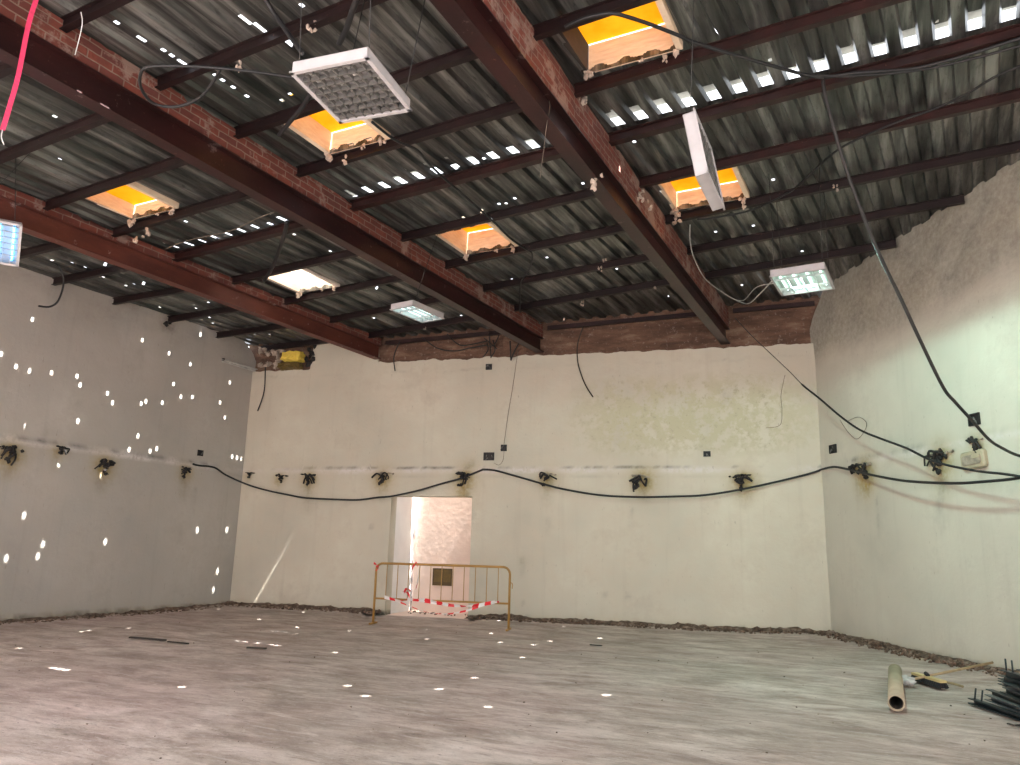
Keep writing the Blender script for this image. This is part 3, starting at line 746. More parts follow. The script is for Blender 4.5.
# ------------------------------------------------------------------ cables
def cable(name, pts, r, mat, label, cat='cable', group=None, k=6):
    c = cr(pts, k); o = MB().tube(c, r, 8).build(name, mat, None, True, origin=c[0]); return tag(o, label, cat, group)
def ln3(pl, P): return [P(*p) for p in pl]
cab = []
w1 = [left(193, 464, .03), left(199, 465.5, .04), left(214.5, 467.5, .05), left(226, 475, .12), back(246, 484, .30), back(265.5, 490, .22), back(289, 495, .18), back(306.7, 498, .16), back(340, 499.6, .16), back(359.6, 499.8, .16), back(377, 497.5, .15), back(393, 496, .14), back(418.4, 490.4, .12), back(442, 483.5, .09), back(461.6, 478, .07), back(483, 469.4, .05)]
cable('sagging_cord', w1, .019, M_black, 'thick black cable sagging along the far wall over the doorway')
w2 = [back(483, 469.4, .05), back(495, 470.4, .05), back(516.5, 476.3, .08), back(540, 483, .11), back(561, 488.6, .14), back(599, 495, .17), back(636.7, 497, .18), back(674, 496.5, .18), back(705.7, 495, .17), back(743, 489, .14), back(781, 480.8, .11), back(812, 473, .07), back(821, 469.6, .06)]
cable('sagging_cord', w2, .019, M_black, 'thick black cable sagging along the far wall between doorway and corner')
w3 = [back(821, 469.6, .06), right(829, 467.5, .06), right(836, 467, .05), right(849.4, 469.6, .08), right(867, 474, .14), right(894.5, 479.4, .22), right(918, 482, .28), right(955, 483.3, .32), right(986.7, 481.4, .32), right(1020, 477.8, .3), right(1060, 468, .2)]
cable('sagging_cord', w3, .019, M_black, 'thick black cable sagging low across the angled wall')
w4 = [back(803, 385.3, .35), right(820.6, 399.4, .35), right(839.6, 415.7, .36), right(859, 429.4, .36), right(879, 438, .36), right(906, 448, .36), right(926, 458, .36), right(945.5, 464.7, .36), right(977, 471, .35), right(1008, 474.5, .35), right(1040, 480, .32)]
w4 = [back(735, 318, .25), back(752, 336, .3), back(770, 353, .33), back(790, 372, .34)] + w4
c4 = cr(w4, 6); o = MB().tube(c4, [.007 if i < 24 else .017 for i in range(len(c4))], 8).build('hanging_cable', M_black, None, True, origin=c4[0])
tag(o, 'black cable dropping from the beam end past the corner along angled wall', 'cable')
s0 = on(823, 78, Vector((0, 7.55, 0)), Vector((0, 1, 0))); e0 = right(1020, 456, .06); hd = (e0 - s0); hd.z = 0; hn = Vector((hd.y, -hd.x, 0)).normalized()
w5 = [on(px, py, s0, hn) for px, py in [(823, 78), (824, 90), (828, 107), (840, 150), (857, 200), (880, 256), (900, 297), (920, 340), (943, 387), (955, 402), (973, 421.6), (988.6, 439.2), (1002, 448), (1020, 456)]]
cable('hanging_cable', w5 + [w5[-1] + Vector((.25, -.3, -.1))], .018, M_cable_grey, 'long dark cable hanging from the roof down to the angled wall')
RP = lambda pl, dz=-.02: [roofp(x, y, dz) for x, y in pl]
cable('hanging_cable', RP([(823, 78), (850, 73.6), (885, 71), (917, 68), (967, 55), (1020, 38.5), (1060, 28)]), .017, M_black, 'upper of two black cables running under the roof to the angled wall')
cable('hanging_cable', RP([(800, 75), (850, 76), (917, 70.5), (975.5, 58), (1020, 46), (1060, 38)], -.03), .014, M_black, 'lower of two black cables running under the roof to the angled wall')
cable('hanging_cable', RP([(1040, 58), (1020, 66), (992, 78.6), (967, 93.7), (934, 109), (892, 124), (850, 143), (830.6, 155.6), (797, 186.6), (784, 195), (752, 210), (713, 218), (697, 219)]), .013, M_black, 'thin black cable crossing purlins from angled wall to hatch corner')
cable('hanging_cable', RP([(565, 27), (585, 18), (610, 13.4), (627, 16.7), (652, 25), (680, 36), (697, 43.5), (747, 58.6), (800.5, 73.6), (823, 78)], -.04), .017, M_black, 'black cable looping across the largest yellow hatch')
cable('hanging_cable', RP([(297, 78), (255, 72), (217, 68), (180, 66), (148, 67), (140, 76), (142, 90), (153, 103), (172, 107), (190, 103), (203, 95), (213, 82), (220, 70)], -.5), .014, M_black, 'black cable coiled in a loop before the middle beam')
cable('hanging_cable', [roofp(262, -6, .0), roofp(274, 13, -.1), roofp(290, 36, -.35), roofp(304, 55, -.6)], .022, M_black, 'black strap running from the roof to the tilted grid lamp')
cable('hanging_cable', RP([(314, 88), (303, 106), (290, 122), (279, 135)], -.1), .024, M_black, 'short thick black strap below the tilted grid lamp')
cable('hanging_cable', RP([(358, -4), (352, 12), (346, 30), (339, 44)], -.15), .026, M_black, 'thick black hose above the tilted grid lamp')
cable('hanging_cable', RP([(372, 122), (395, 140), (417, 150), (427, 161.5), (442, 176.5), (460, 192), (478, 208), (494, 222), (510, 238), (524, 248), (532, 254), (530, 267), (522, 280), (520, 290), (520, 312)], -.03), .015, M_black, 'black cable winding past lapped sheets and wooden hatch to beam end')
cable('hanging_cable', RP([(287, 222), (285, 232), (280, 248), (272, 268), (264, 281)], -.06), .03, M_black, 'thick black conduit hanging beside the whitest hatch')
cable('hanging_cable', [left(46, 259, .7), left(58.6, 266, .72), left(63.6, 282, .72), left(58.6, 300, .7), left(50, 306.6, .65), left(38.5, 306, .6)], .016, M_black, 'black cable curling in an arc high on the sun-spotted wall')
cable('hanging_cable', [back(265.3, 367, .1), back(264.7, 386.5, .08), back(262.4, 398, .06), back(257.6, 411, .05)], .014, M_black, 'short black cable end hanging at the far corner below yellow foam')
cable('hanging_cable', [back(583.5, 326, .1), back(577.6, 344, .1), back(577.6, 360.6, .08), back(581, 374, .06), back(586, 386, .05), back(593, 397, .04)], .012, M_stick, 'curved brown cable end hanging on the far wall between two beams')
cable('hanging_cable', [back(400, 341, .1), back(394, 356, .09), back(395, 371, .06)], .012, M_black, 'short black cable end beside the rusty beam end')
cable('hanging_string', [back(518, 350, .03), back(513, 385, .03), back(508, 415, .025), back(504, 444, .02)], .005, M_string, 'thin string hanging down to the upper black socket box', 'string')
cable('hanging_cable', [back(421.8, 337, .08), back(437, 348, .12), back(454.7, 351, .14), back(470, 348, .12), back(487, 345, .1)], .012, M_black, 'lower black cable drooping into the tangle at middle beam end')
cable('hanging_cable', [back(447, 334, .08), back(455, 342, .12), back(464, 345.5, .12), back(487, 341, .1)], .012, M_black, 'upper black cable drooping into the tangle at middle beam end')
t = thing('hanging_tangle', back(489, 345, .1), 'black tangle of cable ends under the middle beam end', 'cable tangle')
for a in [[(487, 343), (488, 350), (483, 357)], [(489, 332), (490, 345), (491, 358)], [(493, 340), (495, 350), (491, 357)], [(499, 335), (494, 345), (487, 346)], [(484, 338), (490, 343), (497, 349)]]:
    MB().tube(cr([back(x, y, .1 + .02 * i) for i, (x, y) in enumerate(a)], 5), .011, 6).build('cable_end', M_black, t, True)
t = thing('hanging_fork', back(511, 352, .06), 'forked pair of black cable ends right of the tangle', 'cable end')
for a in [[(510, 341), (510.5, 350), (511, 360.5)], [(519, 343), (514, 352), (511, 360)]]:
    MB().tube(cr([back(x, y, .07) for x, y in a], 5), .014, 6).build('cable_end', M_black, t, True)
cable('hanging_wire', RP([(690, 225), (690, 240), (694, 258), (705, 278.5), (722, 292), (735, 299.5)], -.02) + [roofp(748, 303.6, -.15), roofp(758.6, 295, -.4), Vector(p5) + Rz(-3) @ Vector((-.30, -.1, .1))], .009, M_whitewire, 'white wire looping from the beam to the greenish lit lamp', 'wire')
cable('hanging_wire', RP([(735, 299.5), (744, 300)], -.06) + [roofp(757, 287, -.4), Vector(p5) + Rz(-3) @ Vector((-.30, .15, .1))], .007, M_whitewire, 'shorter white wire beside the greenish lit lamp', 'wire')
# wires on the walls
cable('hanging_string', [back(785, 375, .03), back(781, 395, .02), back(782, 410, .02), back(780, 425, .02), back(766, 428, .02)], .004, M_string, 'thin wire scribble on the far wall near the corner', 'wire')
cable('hanging_string', [right(840, 420, .03), right(848, 432, .03), right(857, 439, .03), right(865, 430, .03), right(866, 422, .03), right(858, 417, .03), right(848, 421, .03)], .004, M_string, 'thin wire loop on the angled wall behind the black cable', 'wire')
cable('hanging_string', [on(517, 40, Vector((-2.7, 0, 0)), Vector((1, 0, 0))), on(548, 92, Vector((-2.74, 0, 0)), Vector((1, 0, 0))) + Vector((0, 0, -.03)), on(546, 130, Vector((-2.75, 5.9, 0)), Vector((0, 1, 0))), on(540, 178, Vector((-2.75, 5.9, 0)), Vector((0, 1, 0)))], .003, M_string, 'thin string dangling from the beam with plaster-flecked brick', 'string')
cable('hanging_string', [roofp(81, 12, .0), roofp(82, 26, -.1), roofp(75, 55, -.35)], .004, M_whitewire, 'pale wire dangling before the middle beam near the pink strap', 'wire')
cable('hanging_string', RP([(165, 249), (190, 240), (230, 231), (258, 218), (275, 212)], -.05), .007, M_string, 'reddish rod running from rusty beam below the lapped sheets', 'rod')
# pink strap
sp = onz(37, -6, 5.6); d0 = ray(37, -6); nv = Vector((d0.x, d0.y, 0)).normalized()
pp = [on(x, y, Vector((sp.x, sp.y, 0)), nv) for x, y in [(39, -12), (36, 0), (28.4, 25), (18.4, 75), (10, 105), (2.5, 130)]]
t = thing('hanging_strap', pp[0], 'bright pink webbing strap hanging at the picture corner', 'strap')
m = MB(); c = cr(pp, 5); sd = Vector((nv.y, -nv.x, 0))
for p in c:
    for a, b in ((-.017, -.004), (.017, -.004), (.017, .004), (-.017, .004)): m.v.append(p + sd * a + nv * b)
for i in range(len(c) - 1):
    for k in range(4): a, b = i * 4 + k, i * 4 + (k + 1) % 4; m.f.append((a, b, b + 4, a + 4))
m.f += [(0, 1, 2, 3), tuple(len(m.v) - 4 + k for k in range(4))]
m.build('webbing', M_pink, t)
MB().tube(cr([c[-1], on(1.5, 137, Vector((sp.x, sp.y, 0)), nv), on(4, 145, Vector((sp.x, sp.y, 0)), nv)], 4), .004, 6).build('loose_thread', M_whitewire, t, True)

# ------------------------------------------------------------------ wall boxes, bundles
BOX = [(489, 367, 'B', .13, .12, 'black socket box high on the far wall below cable tangle'), (489, 456.5, 'B', .22, .16, 'wide black double socket box above the cable peak'),
       (504, 448, 'B', .12, .13, 'small black socket box beside the wide one'), (707, 454, 'B', .13, .10, 'small black socket box on flaking far wall'),
       (833.5, 449, 'R', .20, .15, 'black socket box by the corner where cables meet'), (975, 419.5, 'R', .20, .16, 'black socket box behind the long hanging cable'),
       (200, 453, 'L', .13, .12, 'small black socket box above the cable start near far corner')]
for px, py, w, bw_, bh, lab in BOX:
    Fn, O, d, n = WALLF[w]; c = Fn(px, py); t = thing('socket_box', c, lab, 'socket box', 'black socket boxes on the walls')
    m = MB(); R = Matrix((d, n, Vector((0, 0, 1)))).transposed()
    for s in (-1, 1):
        m.box(c + d * s * (bw_ / 2 - .008) + n * .012, (.016, .03, bh), R); m.box(c + Vector((0, 0, s * (bh / 2 - .008))) + n * .012, (bw_, .03, .016), R)
    m.build('frame', M_box, t); wbox(MB(), c, bw_ - .01, bh - .01, .008, n, d).build('back_plate', M_box, t)
    m = MB()
    for q in range(3):
        a = c + n * .015 + d * random.uniform(-.3, .3) * bw_ + Vector((0, 0, random.uniform(-.3, .3) * bh))
        m.tube(cr([a, a + n * .02 + Vector((0, 0, .02)), a + n * .012 + d * random.uniform(-.04, .04) + Vector((0, 0, -.03))], 4), .005, 5)
    m.build('wire_stub', M_louvre, t, True)
cable('hanging_string', [back(504, 451, .02), back(503, 460, .02), back(499, 465, .02), back(494, 463, .02)], .004, M_string, 'thin wire between the small box and the wide socket box', 'wire')
bl = {0: 'charred wire bundle on sun-spotted wall farthest from the far corner', 1: 'small charred wire stub second from the frame edge on sun-spotted wall', 2: 'charred wire bundle midway along the sun-spotted wall', 3: 'charred wire bundle just left of the cable start',
      4: 'smallest charred wire stub just past the far left corner', 5: 'charred wire stub second from the far left corner', 6: 'charred wire bundle third from the far left corner', 7: 'charred wire bundle above the left edge of doorway', 8: 'charred wire bundle above the right edge of doorway',
      9: 'charred wire bundle first to the right of the doorway', 10: 'charred wire bundle with drooping ends midway on right half of far wall', 11: 'charred wire bundle on far wall nearest the right corner',
      12: 'charred wire bundle on angled wall nearest the corner', 13: 'small charred stub between corner and bundle on angled wall', 14: 'large charred bundle left of the cream box on angled wall', 15: 'torn flat bundle above the cream box'}
for i, (px, py, w, s) in enumerate(BUNDLES):
    Fn, O, d, n = WALLF[w]; c = Fn(px, py); rnd = random.Random(i * 13 + 5)
    t = thing('hanging_wires', c, bl[i], 'wire bundle', 'charred wire bundles along the old conduit line')
    m = MB()
    for q in range(7):
        m.rock(c + d * rnd.uniform(-.16, .20) * s + Vector((0, 0, .035 * s + rnd.uniform(-.01, .03) * s)) + n * .02, (.09 * s * rnd.uniform(.5, 1), .03, .035 * s * rnd.uniform(.5, 1)), i * 11 + q)
    m.build('broken_mortar', M_bracket if i in (7, 9, 12, 10, 14, 15) else M_burnt, t)
    nw = round(6 * s)
    m = MB()
    for q in range(nw):
        a = c + d * rnd.uniform(-.10, .10) * s + Vector((0, 0, rnd.uniform(-.03, .07) * s)) + n * .03
        b = a + n * rnd.uniform(.02, .08) + d * rnd.uniform(-.09, .09) * s + Vector((0, 0, rnd.uniform(-.08, .03) * s))
        e = b + d * rnd.uniform(-.10, .10) * s + Vector((0, 0, rnd.uniform(-.13, -.01) * s)) - n * .02
        m.tube(cr([a, b, e], 4), [rnd.uniform(.012, .022)] * 9, 6)
    m.build('wire_end', M_burnt, t, True)
    m = MB(); 
    sl = rnd.uniform(-.35, .35)
    for q in range(7): zq = rnd.uniform(-.17, .03) * s; m.rock(c + n * .04 + d * (rnd.uniform(-.03, .03) * s + zq * sl) + Vector((0, 0, zq)), (.05 * s * rnd.uniform(.5, 1.1), .035, .05 * s * rnd.uniform(.6, 1.2)), i * 5 + q, sub=2)
    m.build('melted_lump', M_burnt, t)
# cream bulkhead box
c = right(975.5, 460, 0); R = Matrix((rdir, rn, Vector((0, 0, 1)))).transposed() @ Matrix.Rotation(math.radians(-3), 3, 'Y')
t = thing('wall_lamp', c, 'cream oblong plastic box on the angled wall below socket box', 'box')
def rbox(c, w, h, th, r, R):
    m = MB(); pl = []
    for cx_, cz_, a0 in ((w / 2 - r, h / 2 - r, 0), (-w / 2 + r, h / 2 - r, 90), (-w / 2 + r, -h / 2 + r, 180), (w / 2 - r, -h / 2 + r, 270)):
        for k in range(5): a = math.radians(a0 + k * 22.5); pl.append((cx_ + r * math.cos(a), cz_ + r * math.sin(a)))
    n = len(pl)
    vs = [c + R @ Vector((p, 0, q)) for p, q in pl] + [c + R @ Vector((p, th * .7, q)) for p, q in pl] + [c + R @ Vector((p * .9, th, q * .85)) for p, q in pl]
    fs = [(i + k * n, (i + 1) % n + k * n, (i + 1) % n + (k + 1) * n, i + (k + 1) * n) for k in range(2) for i in range(n)] + [tuple(range(n)), tuple(range(2 * n, 3 * n))]
    return m.add(vs, fs)
rbox(c, .44, .24, .06, .05, R).build('casing', M_cream, t)
rbox(c + R @ Vector((0, .055, 0)), .34, .13, .02, .04, R).build('cover_panel', M_bracket, t)
rbox(c + R @ Vector((.1, .07, .035)), .14, .05, .012, .02, R).build('latch', M_cream, t)
# thin rail on the sun-spotted wall
a = left(221.8, 359.4, .0); b = left(258.0, 370.3, .0)
t = thing('wall_rail', a, 'thin grey metal rail on the sun-spotted wall near foam', 'rail')
MB().bar(a + ln * .03, b + ln * .03, .06, .02).build('ledge', M_rail, t); MB().bar(a + ln * .03, a + ln * .03 + Vector((0, .02, 0)), .07, .05).build('end_cap', M_stick, t)
MB().bar(a + ln * .008 - Vector((0, 0, .03)), b + ln * .008 - Vector((0, 0, .03)), .012, .05).build('flange', M_rail, t)
# broken brick stub
m = MB(); c = left(168, 323, 0)
for q in range(5): m.rock(c + Vector((.02, random.uniform(-.1, .1), random.uniform(-.06, .06))), (.05, .07, .05), q + 70)
tag(m.build('hanging_brick', M_burnt, None, origin=c), 'dark broken brick stub high on the sun-spotted wall', 'brick')
# corner foam and rubble on the broken wall top
ft = thing('hanging_foam', back(292, 362, .08), 'yellow foam block on the broken wall top in far corner', 'foam block')
def foam(ctr, d_, mat, nm):
    m = MB(); R = Matrix((bdir, -bn, Vector((0, 0, 1)))).transposed()
    bm = bmesh.new(); bmesh.ops.create_cube(bm, size=1); bmesh.ops.subdivide_edges(bm, edges=bm.edges, cuts=4, use_grid_fill=True)
    vs = [ctr + R @ Vector((v.co.x * d_[0], v.co.y * d_[1], v.co.z * d_[2])) + Vector((fb(*(v.co * 3)), fb(*(v.co * 3 + Vector((5, 5, 5)))), fb(*(v.co * 3 + Vector((9, 1, 1)))))) * .05 for v in bm.verts]
    m.add(vs, [tuple(v.index for v in f.verts) for f in bm.faces]); bm.free(); return m.build(nm, mat, ft)
foam(back(293, 357, .06), (.44, .22, .2), M_foam, 'block'); foam(back(290, 366, .06), (.52, .18, .12), M_vent2, 'torn_underside')
m = MB(); c = back(270, 362, -.12)
for q in range(30): rr_ = random.uniform(.04, .10); m.rock(back(random.uniform(259, 284), random.uniform(347, 368), random.uniform(.0, .05)), (rr_ * 1.3, rr_ * .7, rr_), q + 30)
tag(m.build('rubble', M_crumb, None, origin=c), 'broken masonry rubble on the wall top beside yellow foam', 'rubble', None, 'stuff')
m = MB()
for q in range(14): rr_ = random.uniform(.05, .10); m.rock(back(random.uniform(305, 316), random.uniform(346, 366), .02), (rr_, .05, rr_ * 1.2), q + 50)
tag(m.build('hanging_masonry', M_burnt, None, origin=back(312, 355, .04)), 'dark broken masonry stub right of the yellow foam', 'masonry')

# ------------------------------------------------------------------ barrier
def fl_(px, py): return onz(px, py, 0.0)
ba, bb = fl_(373, 624), fl_(508.5, 630.5); bd = (bb - ba).normalized(); bnn = Vector((bd.y, -bd.x, 0)); Lb = (bb - ba).length; Zu = Vector((0, 0, 1))
HB = 1.05; r = .12; zl = .44
t = thing('crowd_barrier', ba, 'mustard yellow metal crowd barrier standing before the doorway', 'barrier')
pl = [ba + Zu * .0, ba + Zu * (HB - r)]
for k in range(1, 7): a = k * 15; pl.append(ba + bd * (r - r * math.cos(math.radians(a))) + Zu * (HB - r + r * math.sin(math.radians(a))))
pl += [ba + bd * (Lb - r) + Zu * HB]
for k in range(1, 7): a = k * 15; pl.append(ba + bd * (Lb - r + r * math.sin(math.radians(a))) + Zu * (HB - r + r * math.cos(math.radians(a))))
pl += [bb]
MB().tube(pl, .021, 10).build('tube_frame', M_barrier, t, True)
MB().tube([ba + Zu * zl, bb + Zu * zl], .017, 10).build('lower_rail', M_barrier, t, True)
NBAR = 11
for k in range(NBAR):
    p = ba + bd * (Lb * (k + 1) / (NBAR + 1)); MB().tube([p + Zu * zl, p + Zu * HB], .0075, 8).build('bar', M_barbar, t, True)
for p in (ba, bb):
    MB().bar(p - bnn * .17 + Zu * .018, p + bnn * .17 + Zu * .018, .03, .03).build('foot', M_barrier, t)
MB().tube(cr([bb + Zu * (HB - .25), bb + bd * .05 + Zu * (HB - .28), bb + bd * .045 + Zu * (HB - .36)], 4), .008, 6).build('hook', M_barrier, t, True)
# tape
def ribbon(pts, w, twist, mat, parent=None, name='tape_strip'):
    c = cr(pts, 6); m = MB()
    for i, p in enumerate(c):
        a = twist * i / len(c); d_ = Zu * math.cos(a) * w / 2 + bnn * math.sin(a) * w / 2; nn_ = (bnn * math.cos(a) - Zu * math.sin(a)) * .0015
        for s, q in ((-1, -1), (1, -1), (1, 1), (-1, 1)): m.v.append(p + d_ * s + nn_ * q)
    for i in range(len(c) - 1):
        for k in range(4): a, b = i * 4 + k, i * 4 + (k + 1) % 4; m.f.append((a, b, b + 4, a + 4))
    return m.build(name, mat, parent)
def br_(s, z, o=.03): return ba + bd * (s * Lb) + Zu * z + bnn * o
t = thing('barrier_tape', ba + bd * Lb * .5 + Zu * .3, 'red and white striped tape draped along the lower barrier rail', 'tape')
ribbon([br_(.08, .47), br_(.2, .42, .05), br_(.33, .44), br_(.5, .40), br_(.66, .37), br_(.78, .40), br_(.9, .46)], .06, 7, M_tape, t)
ribbon([br_(.1, .47, .04), br_(.22, .38, .05), br_(.4, .25, .05), br_(.55, .23, .05), br_(.7, .30, .05), br_(.83, .41, .04), br_(.93, .47, .03)], .035, 4, M_tape, t)
ribbon([br_(.25, .45), br_(.4, .45, .04), br_(.55, .38, .04), br_(.75, .37, .04)], .05, 9, M_tape, t)
t = thing('barrier_tape', br_(.3, HB), 'red and white tape loop hanging from the barrier top rail', 'tape')
ribbon([br_(.305, HB + .025, 0), br_(.285, HB - .04, .03), br_(.27, HB - .16, .03), br_(.275, HB - .3, .03)], .05, 1.5, M_tape, t)
ribbon([br_(.305, HB + .025, 0), br_(.325, HB - .06, .03), br_(.33, HB - .2, .03), br_(.315, HB - .42, .03)], .045, 2.2, M_tape, t)
t = thing('barrier_tape', br_(.25, .52), 'red and white tape knot on the lower barrier rail', 'tape')
ribbon([br_(.22, .50), br_(.24, .62, .03), br_(.27, .60, .03), br_(.28, .48, .03)], .07, 3, M_tape, t); ribbon([br_(.21, .55), br_(.25, .57, .04), br_(.28, .45)], .06, 4, M_tape, t)
t = thing('barrier_tape', br_(.0, HB - .05), 'scrap of red and white tape at the top corner of barrier', 'tape')
ribbon([br_(-.02, HB + .0, .02), br_(.005, HB - .03, .03), br_(.02, HB - .09, .03), br_(.0, HB - .12, .02)], .04, 3, M_tape, t); ribbon([br_(.02, HB - .04, .03), br_(.0, HB - .07, .03)], .03, 1, M_tape, t)

# ------------------------------------------------------------------ floor objects at the angled wall
def gz(p):  # floor height
    dr = (p - RC).dot(rn); db = (p - RC).dot(bn)
    z = .07 * max(0, 1 - max(db, 0) / 2.2) ** 1.5 + .07 * max(0, 1 - max(dr, 0) / 1.6) ** 1.5; return min(z, .09) + .006
def fp(px, py, dz=0.0):
    p = onz(px, py, 0.0)
    for _ in range(3): p = onz(px, py, gz(p))
    return p + Zu * dz
def ringtube(a, b, ro, ri, n=24):
    m = MB(); d = (b - a).normalized(); x = d.cross(Zu).normalized(); u = x.cross(d)
    for p, rr in ((a, ro), (b, ro), (b, ri), (a, ri)):
        for k in range(n): an = 2 * math.pi * k / n; m.v.append(p + (x * math.cos(an) + u * math.sin(an)) * rr)
    for q in range(4):
        for k in range(n): p0 = q * n + k; p1 = q * n + (k + 1) % n; q2 = (q + 1) % 4; m.f.append((p0, p1, q2 * n + (k + 1) % n, q2 * n + k))
    return m
a = fp(897, 712, .075); b = fp(895.5, 677, .075)
t = thing('cardboard_tube', (a + b) / 2 - Zu * .075, 'long beige cardboard tube lying on the floor, its open end facing', 'tube')
ringtube(a, b, .072, .06).build('wall', M_card, t, True)
ringtube(a + (b - a) * .02, b - (b - a) * .02, .0595, .052).build('inner_shade', M_inner_shade, t, True)  # dark sleeve that paints in the shade inside the tube
# broom
a = fp(909, 686, .06); b = fp(994, 677, .16)
t = thing('push_broom', fp(930, 687), 'black bristled push broom with yellowish back and long wooden handle', 'broom')
MB().tube([a, b], .014, 10).build('handle', M_handle, t, True)
h0 = fp(915, 681, .07); h1 = fp(944, 690, .07); hd_ = (h1 - h0).normalized()
m = MB(); 
for i in range(14):
    for j in range(3):
        p = h0 + (h1 - h0) * (i + .5) / 14 + Vector((hd_.y, -hd_.x, 0)) * (j - 1) * .025; m.tube([p + Zu * -.005, p + Vector((hd_.y, -hd_.x, 0)) * (j - 1) * .02 - Zu * .055], [.018, .024], 6)
hb = MB().bar(h0 + Zu * .012, h1 + Zu * .012, .075, .025).build('head_block', M_brush, t)
m.build('bristles', M_bristle, hb)
MB().tube([h0 + (h1 - h0) * .5 + Zu * .03, h0 + (h1 - h0) * .5 + Zu * .05 - hd_ * .05], .022, 10).build('socket', M_bristle, t, True)
t = tag(MB().tube(cr([fp(946, 684, .02), fp(955, 686, .02), fp(963, 688.5, .02)], 4), .013, 8).build('stick', M_handle, None, True, origin=fp(955, 686)), 'short wooden stick lying beside the broom head', 'stick')
m = MB(); c = fp(907, 686, .05)
for q in range(6): m.rock(c + Vector((random.uniform(-.05, .05), random.uniform(-.08, .08), random.uniform(-.02, .03))), (.055, .07, .045), q + 90, sub=2)
tag(m.build('rag', M_rag, None, True, origin=c), 'crumpled whitish rag between the cardboard tube and broom', 'rag')
# black triangle frame behind broom
# pile of iron bars
pile = [((971, 699), (1040, 722), .05, 0), ((989, 692), (1050, 716), .06, 0), ((1003, 688), (1060, 710), .08, 0), ((988, 697), (1050, 721), .05, .04), ((1001, 681), (1060, 700), .06, .12), ((1001, 678), (1060, 694), .06, .20), ((1003, 673), (1062, 690), .06, .28), ((1006, 685), (1060, 706), .05, .16), ((1020, 672), (1066, 686), .05, .33)]
pn = ['lowest dark iron bar with two upright pegs, nearest on the pile', 'second lowest dark iron bar, stepped back on the pile', 'dark iron bar at the bottom rear of the pile', 'worn dark iron bar lying just over the lowest ones', 'dark iron bar midway up the pile', 'dark iron bar above the middle of the pile', 'dark iron bar near the top of pile with slanted pegs', 'worn greyish iron bar at mid pile front', 'topmost dark iron bar on the pile']
for i, ((ax, ay), (bx2, by2), th, dz) in enumerate(pile):
    a = onz(ax, ay, th / 2 + dz + .03); b = onz(bx2, by2, th / 2 + dz + .03)
    if i == 0: a.z = b.z = .04
    t = thing('iron_bar', Vector((a.x, a.y, a.z - th / 2)), pn[i], 'iron bar', 'dark iron bars piled at the angled wall')
    d = (b - a).normalized(); sdv = d.cross(Zu)
    m = MB().extr([(-.035, -th / 2), (.035, -th / 2), (.035, -th / 2 + .008), (-.027, -th / 2 + .008), (-.027, th / 2), (-.035, th / 2)], a, b)
    m.extr([(-.035, th / 2 - .008), (.03, th / 2 - .008), (.03, th / 2), (-.035, th / 2)], a, b)
    m.build('channel', M_iron if i not in (3, 7) else M_iron2, t)
    if i in (0, 6):
        for q in (0.06, .16):
            p = a + d * (q * 1.1) + Zu * th / 2; MB().tube([p, p + Zu * .10 + (sdv * -.02 if i == 0 else sdv * -.02 - d * .04)], .008, 8).build('peg', M_iron, t, True)
# laths and twigs on the floor
for pts, r_, lab in [([(130, 638), (150, 639.5), (165, 641)], .018, 'dark flat lath lying on the floor before the sun-spotted wall'), ([(168, 642), (188, 644)], .012, 'short thin dark lath next to the long one'),
                     ([(247, 648), (266, 649)], .014, 'dark sliver on the floor near the bright sun streak'), ([(1008, 724), (1015, 726), (1024, 725)], .008, 'thin rusty twig on the floor before the iron pile'), ([(590, 645), (602, 646)], .01, 'small dark sliver on the floor facing the long wall')]:
    p_ = [fp(x, y, r_) if False else onz(x, y, .012) + Zu * r_ * .5 for x, y in pts]
    m = MB()
    for q in range(len(p_) - 1): m.bar(p_[q], p_[q + 1], r_ * 3, r_ * 1.2)
    tag(m.build('lath', M_stick, None, origin=p_[0]), lab, 'lath')
# loose crumbs and the rubble line at the foot of the walls
def dirt(O, d, n, u0, u1, skip=None):
    m = MB(); k = int((u1 - u0) / .06); cols = 7
    for i in range(k + 1):
        u = u0 + (u1 - u0) * i / k; wd = .30 + .22 * fb(u * .9, 3.3, 0, 4) + .06 * fb(u * 6); hh = (.06 + .05 * fb(u * 1.7, 8.8)) * (.45 if n is rn else .9)
        if skip: hh *= max(0, min(1, (abs(u - (skip[0] + skip[1]) / 2) - (skip[1] - skip[0]) / 2) / .25))
        for j in range(cols):
            q = j / (cols - 1); p = O + d * u + n * (.012 + q * max(.12, wd)); z = gz(p) - .004 + hh * (1 - q) ** 1.6 * (.8 + .5 * fb(u * 9, q * 5)) - .012 * q
            m.v.append(Vector((p.x, p.y, z)))
    for i in range(k):
        um = u0 + (u1 - u0) * (i + .5) / k
        if skip and skip[0] - .05 < um < skip[1] + .05: continue
        for j in range(cols - 1):
            a = i * cols + j; m.f.append((a, a + cols, a + cols + 1, a + 1))
    return m
for nm_, O_, d_, n_, u_, sk_ in (('the long doorway wall', LC, bdir, bn, LB, (ud0, ud1)), ('the sun-spotted wall', LC, -ldir, ln, 9, None), ('the angled wall', RC, rdir, rn, 7, None)):
    tag(dirt(O_, d_, n_, 0, u_, sk_).build('dirt', M_rubble, None, True), 'brown dirt and mortar dust heaped along the foot of ' + nm_, 'dirt', None, 'stuff')
m = MB()
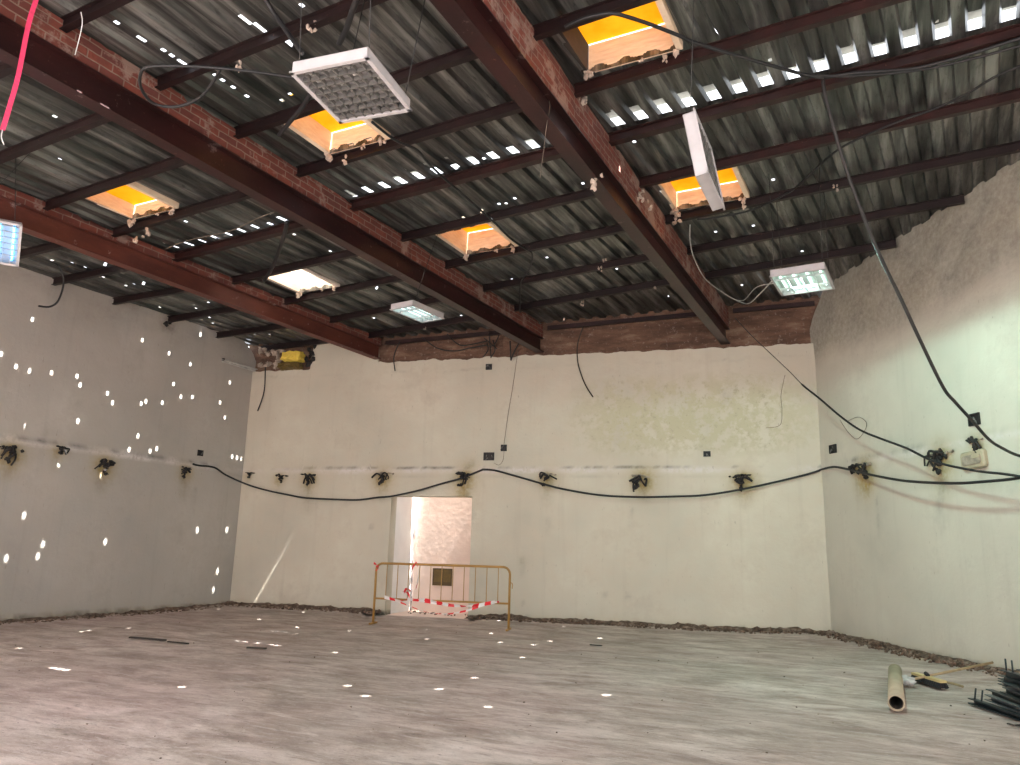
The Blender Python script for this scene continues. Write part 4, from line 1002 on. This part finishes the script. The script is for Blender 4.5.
def berm(O, d, n, u0, u1, skip=None):
    u = u0; i = 0
    while u < u1:
        if not (skip and skip[0] < u < skip[1]):
            k_ = .7 + .9 * max(0, .3 + fb(u * .8, 9)); o = random.uniform(0, .38); r = random.uniform(.025, .065) * k_ * (1.25 - 1.9 * o)
            if i % 4: r = random.uniform(.012, .03)
            p = O + d * u + n * (o + r * 1.5 + .02); m.rock((p.x, p.y, gz(p) + r * .12), (r * 1.4, r, r * 1.0), i, sub=1); i += 1
        u += random.uniform(.006, .022)
berm(LC, bdir, bn, 0, LB, (ud0 - .05, ud1 + .05)); berm(LC, -ldir, ln, 0, 8); berm(RC, rdir, rn, 0, 6)
tag(m.build('rubble', M_rubble), 'crumbled plaster rubble along the foot of the walls', 'rubble', None, 'stuff')
m = MB()
for i in range(300):
    x = random.uniform(-11.5, 2); y = random.uniform(3, 12.5); r = random.choice([.004, .005, .006, .008, .012])
    if (Vector((x, y, 0)) - RC).dot(rn) < .3 or (Vector((x, y, 0)) - RC).dot(bn) < .3: continue
    m.rock((x, y, .006), (r * 1.3, r, r * .7), i, sub=1)
tag(m.build('debris', M_rubble), 'small loose crumbs scattered over the concrete floor', 'debris', None, 'stuff')
m = MB()
for i in range(60):
    u = random.uniform(ud0 + .1, ud1 + .6); p = LC + bdir * u - bn * (.28 + random.uniform(.25, .80)); r = random.uniform(.012, .035)
    m.rock((p.x, p.y, .01), (r * 1.3, r, r * .7), i)
tag(m.build('rubble', M_rubble), 'rubble crumbs on the bright ground beyond the doorway', 'rubble', None, 'stuff')

# ------------------------------------------------------------------ rear of the hall (behind the viewpoint), gateway sized for the daylight it lets in
def slab(name, x0, x1, z0, z1, label):
    return tag(MB().box(((x0 + x1) / 2, -2.15, (z0 + z1) / 2), (x1 - x0, .3, z1 - z0)).build(name, M_ext), label, 'wall', None, 'structure')
GX0, GX1, GZ = -9.0, 6.0, 3.2
slab('wall_front', -13.2, GX0, 0, 5.75, 'rear wall of the hall beside the gateway')
slab('wall_front', GX1, 9.2, 0, 6.5, 'rear wall of the hall on the other side of the gateway')
slab('wall_front', GX0, GX1, GZ, 5.75, 'rear wall of the hall above the gateway')

# ------------------------------------------------------------------ light
sd_ = bpy.data.lights.new('sun', 'SUN'); sd_.energy = 18.0; sd_.color = (1, .965, .93); sd_.angle = math.radians(.53)
so = bpy.data.objects.new('sun', sd_); C.objects.link(so); so.rotation_euler = SUN.to_track_quat('-Z', 'Y').to_euler(); so.location = (0, 5, 20)
w = bpy.data.worlds.new('sky'); SC.world = w; w.use_nodes = True
bg = w.node_tree.nodes['Background']; bg.inputs[0].default_value = (.92, .97, 1.05, 1); bg.inputs[1].default_value = 1.0
def portal(name, loc, rot, sx, sy):
    pd = bpy.data.lights.new(name, 'AREA'); pd.shape = 'RECTANGLE'; pd.size = sx; pd.size_y = sy; pd.cycles.is_portal = True
    po = bpy.data.objects.new(name, pd); C.objects.link(po); po.location = loc; po.rotation_euler = rot
portal('gateway_portal', ((GX0 + GX1) / 2, -2.0, GZ / 2), (math.radians(90), 0, 0), GX1 - GX0, GZ)
portal('roof_portal', (-2.0, ROOF0 / 2 - 1.0, 6.1), (0, 0, 0), 22, ROOF0 + 2)

vs = SC.view_settings; vs.view_transform = 'Standard'; vs.look = 'None'; vs.gamma = 1; vs.use_curve_mapping = False; vs.exposure = 1.92
SC.display_settings.display_device = 'sRGB'
cy = SC.cycles; cy.max_bounces = 8; cy.diffuse_bounces = 6; cy.glossy_bounces = 4; cy.transmission_bounces = 4
cy.sample_clamp_indirect = 6; cy.use_denoising = True
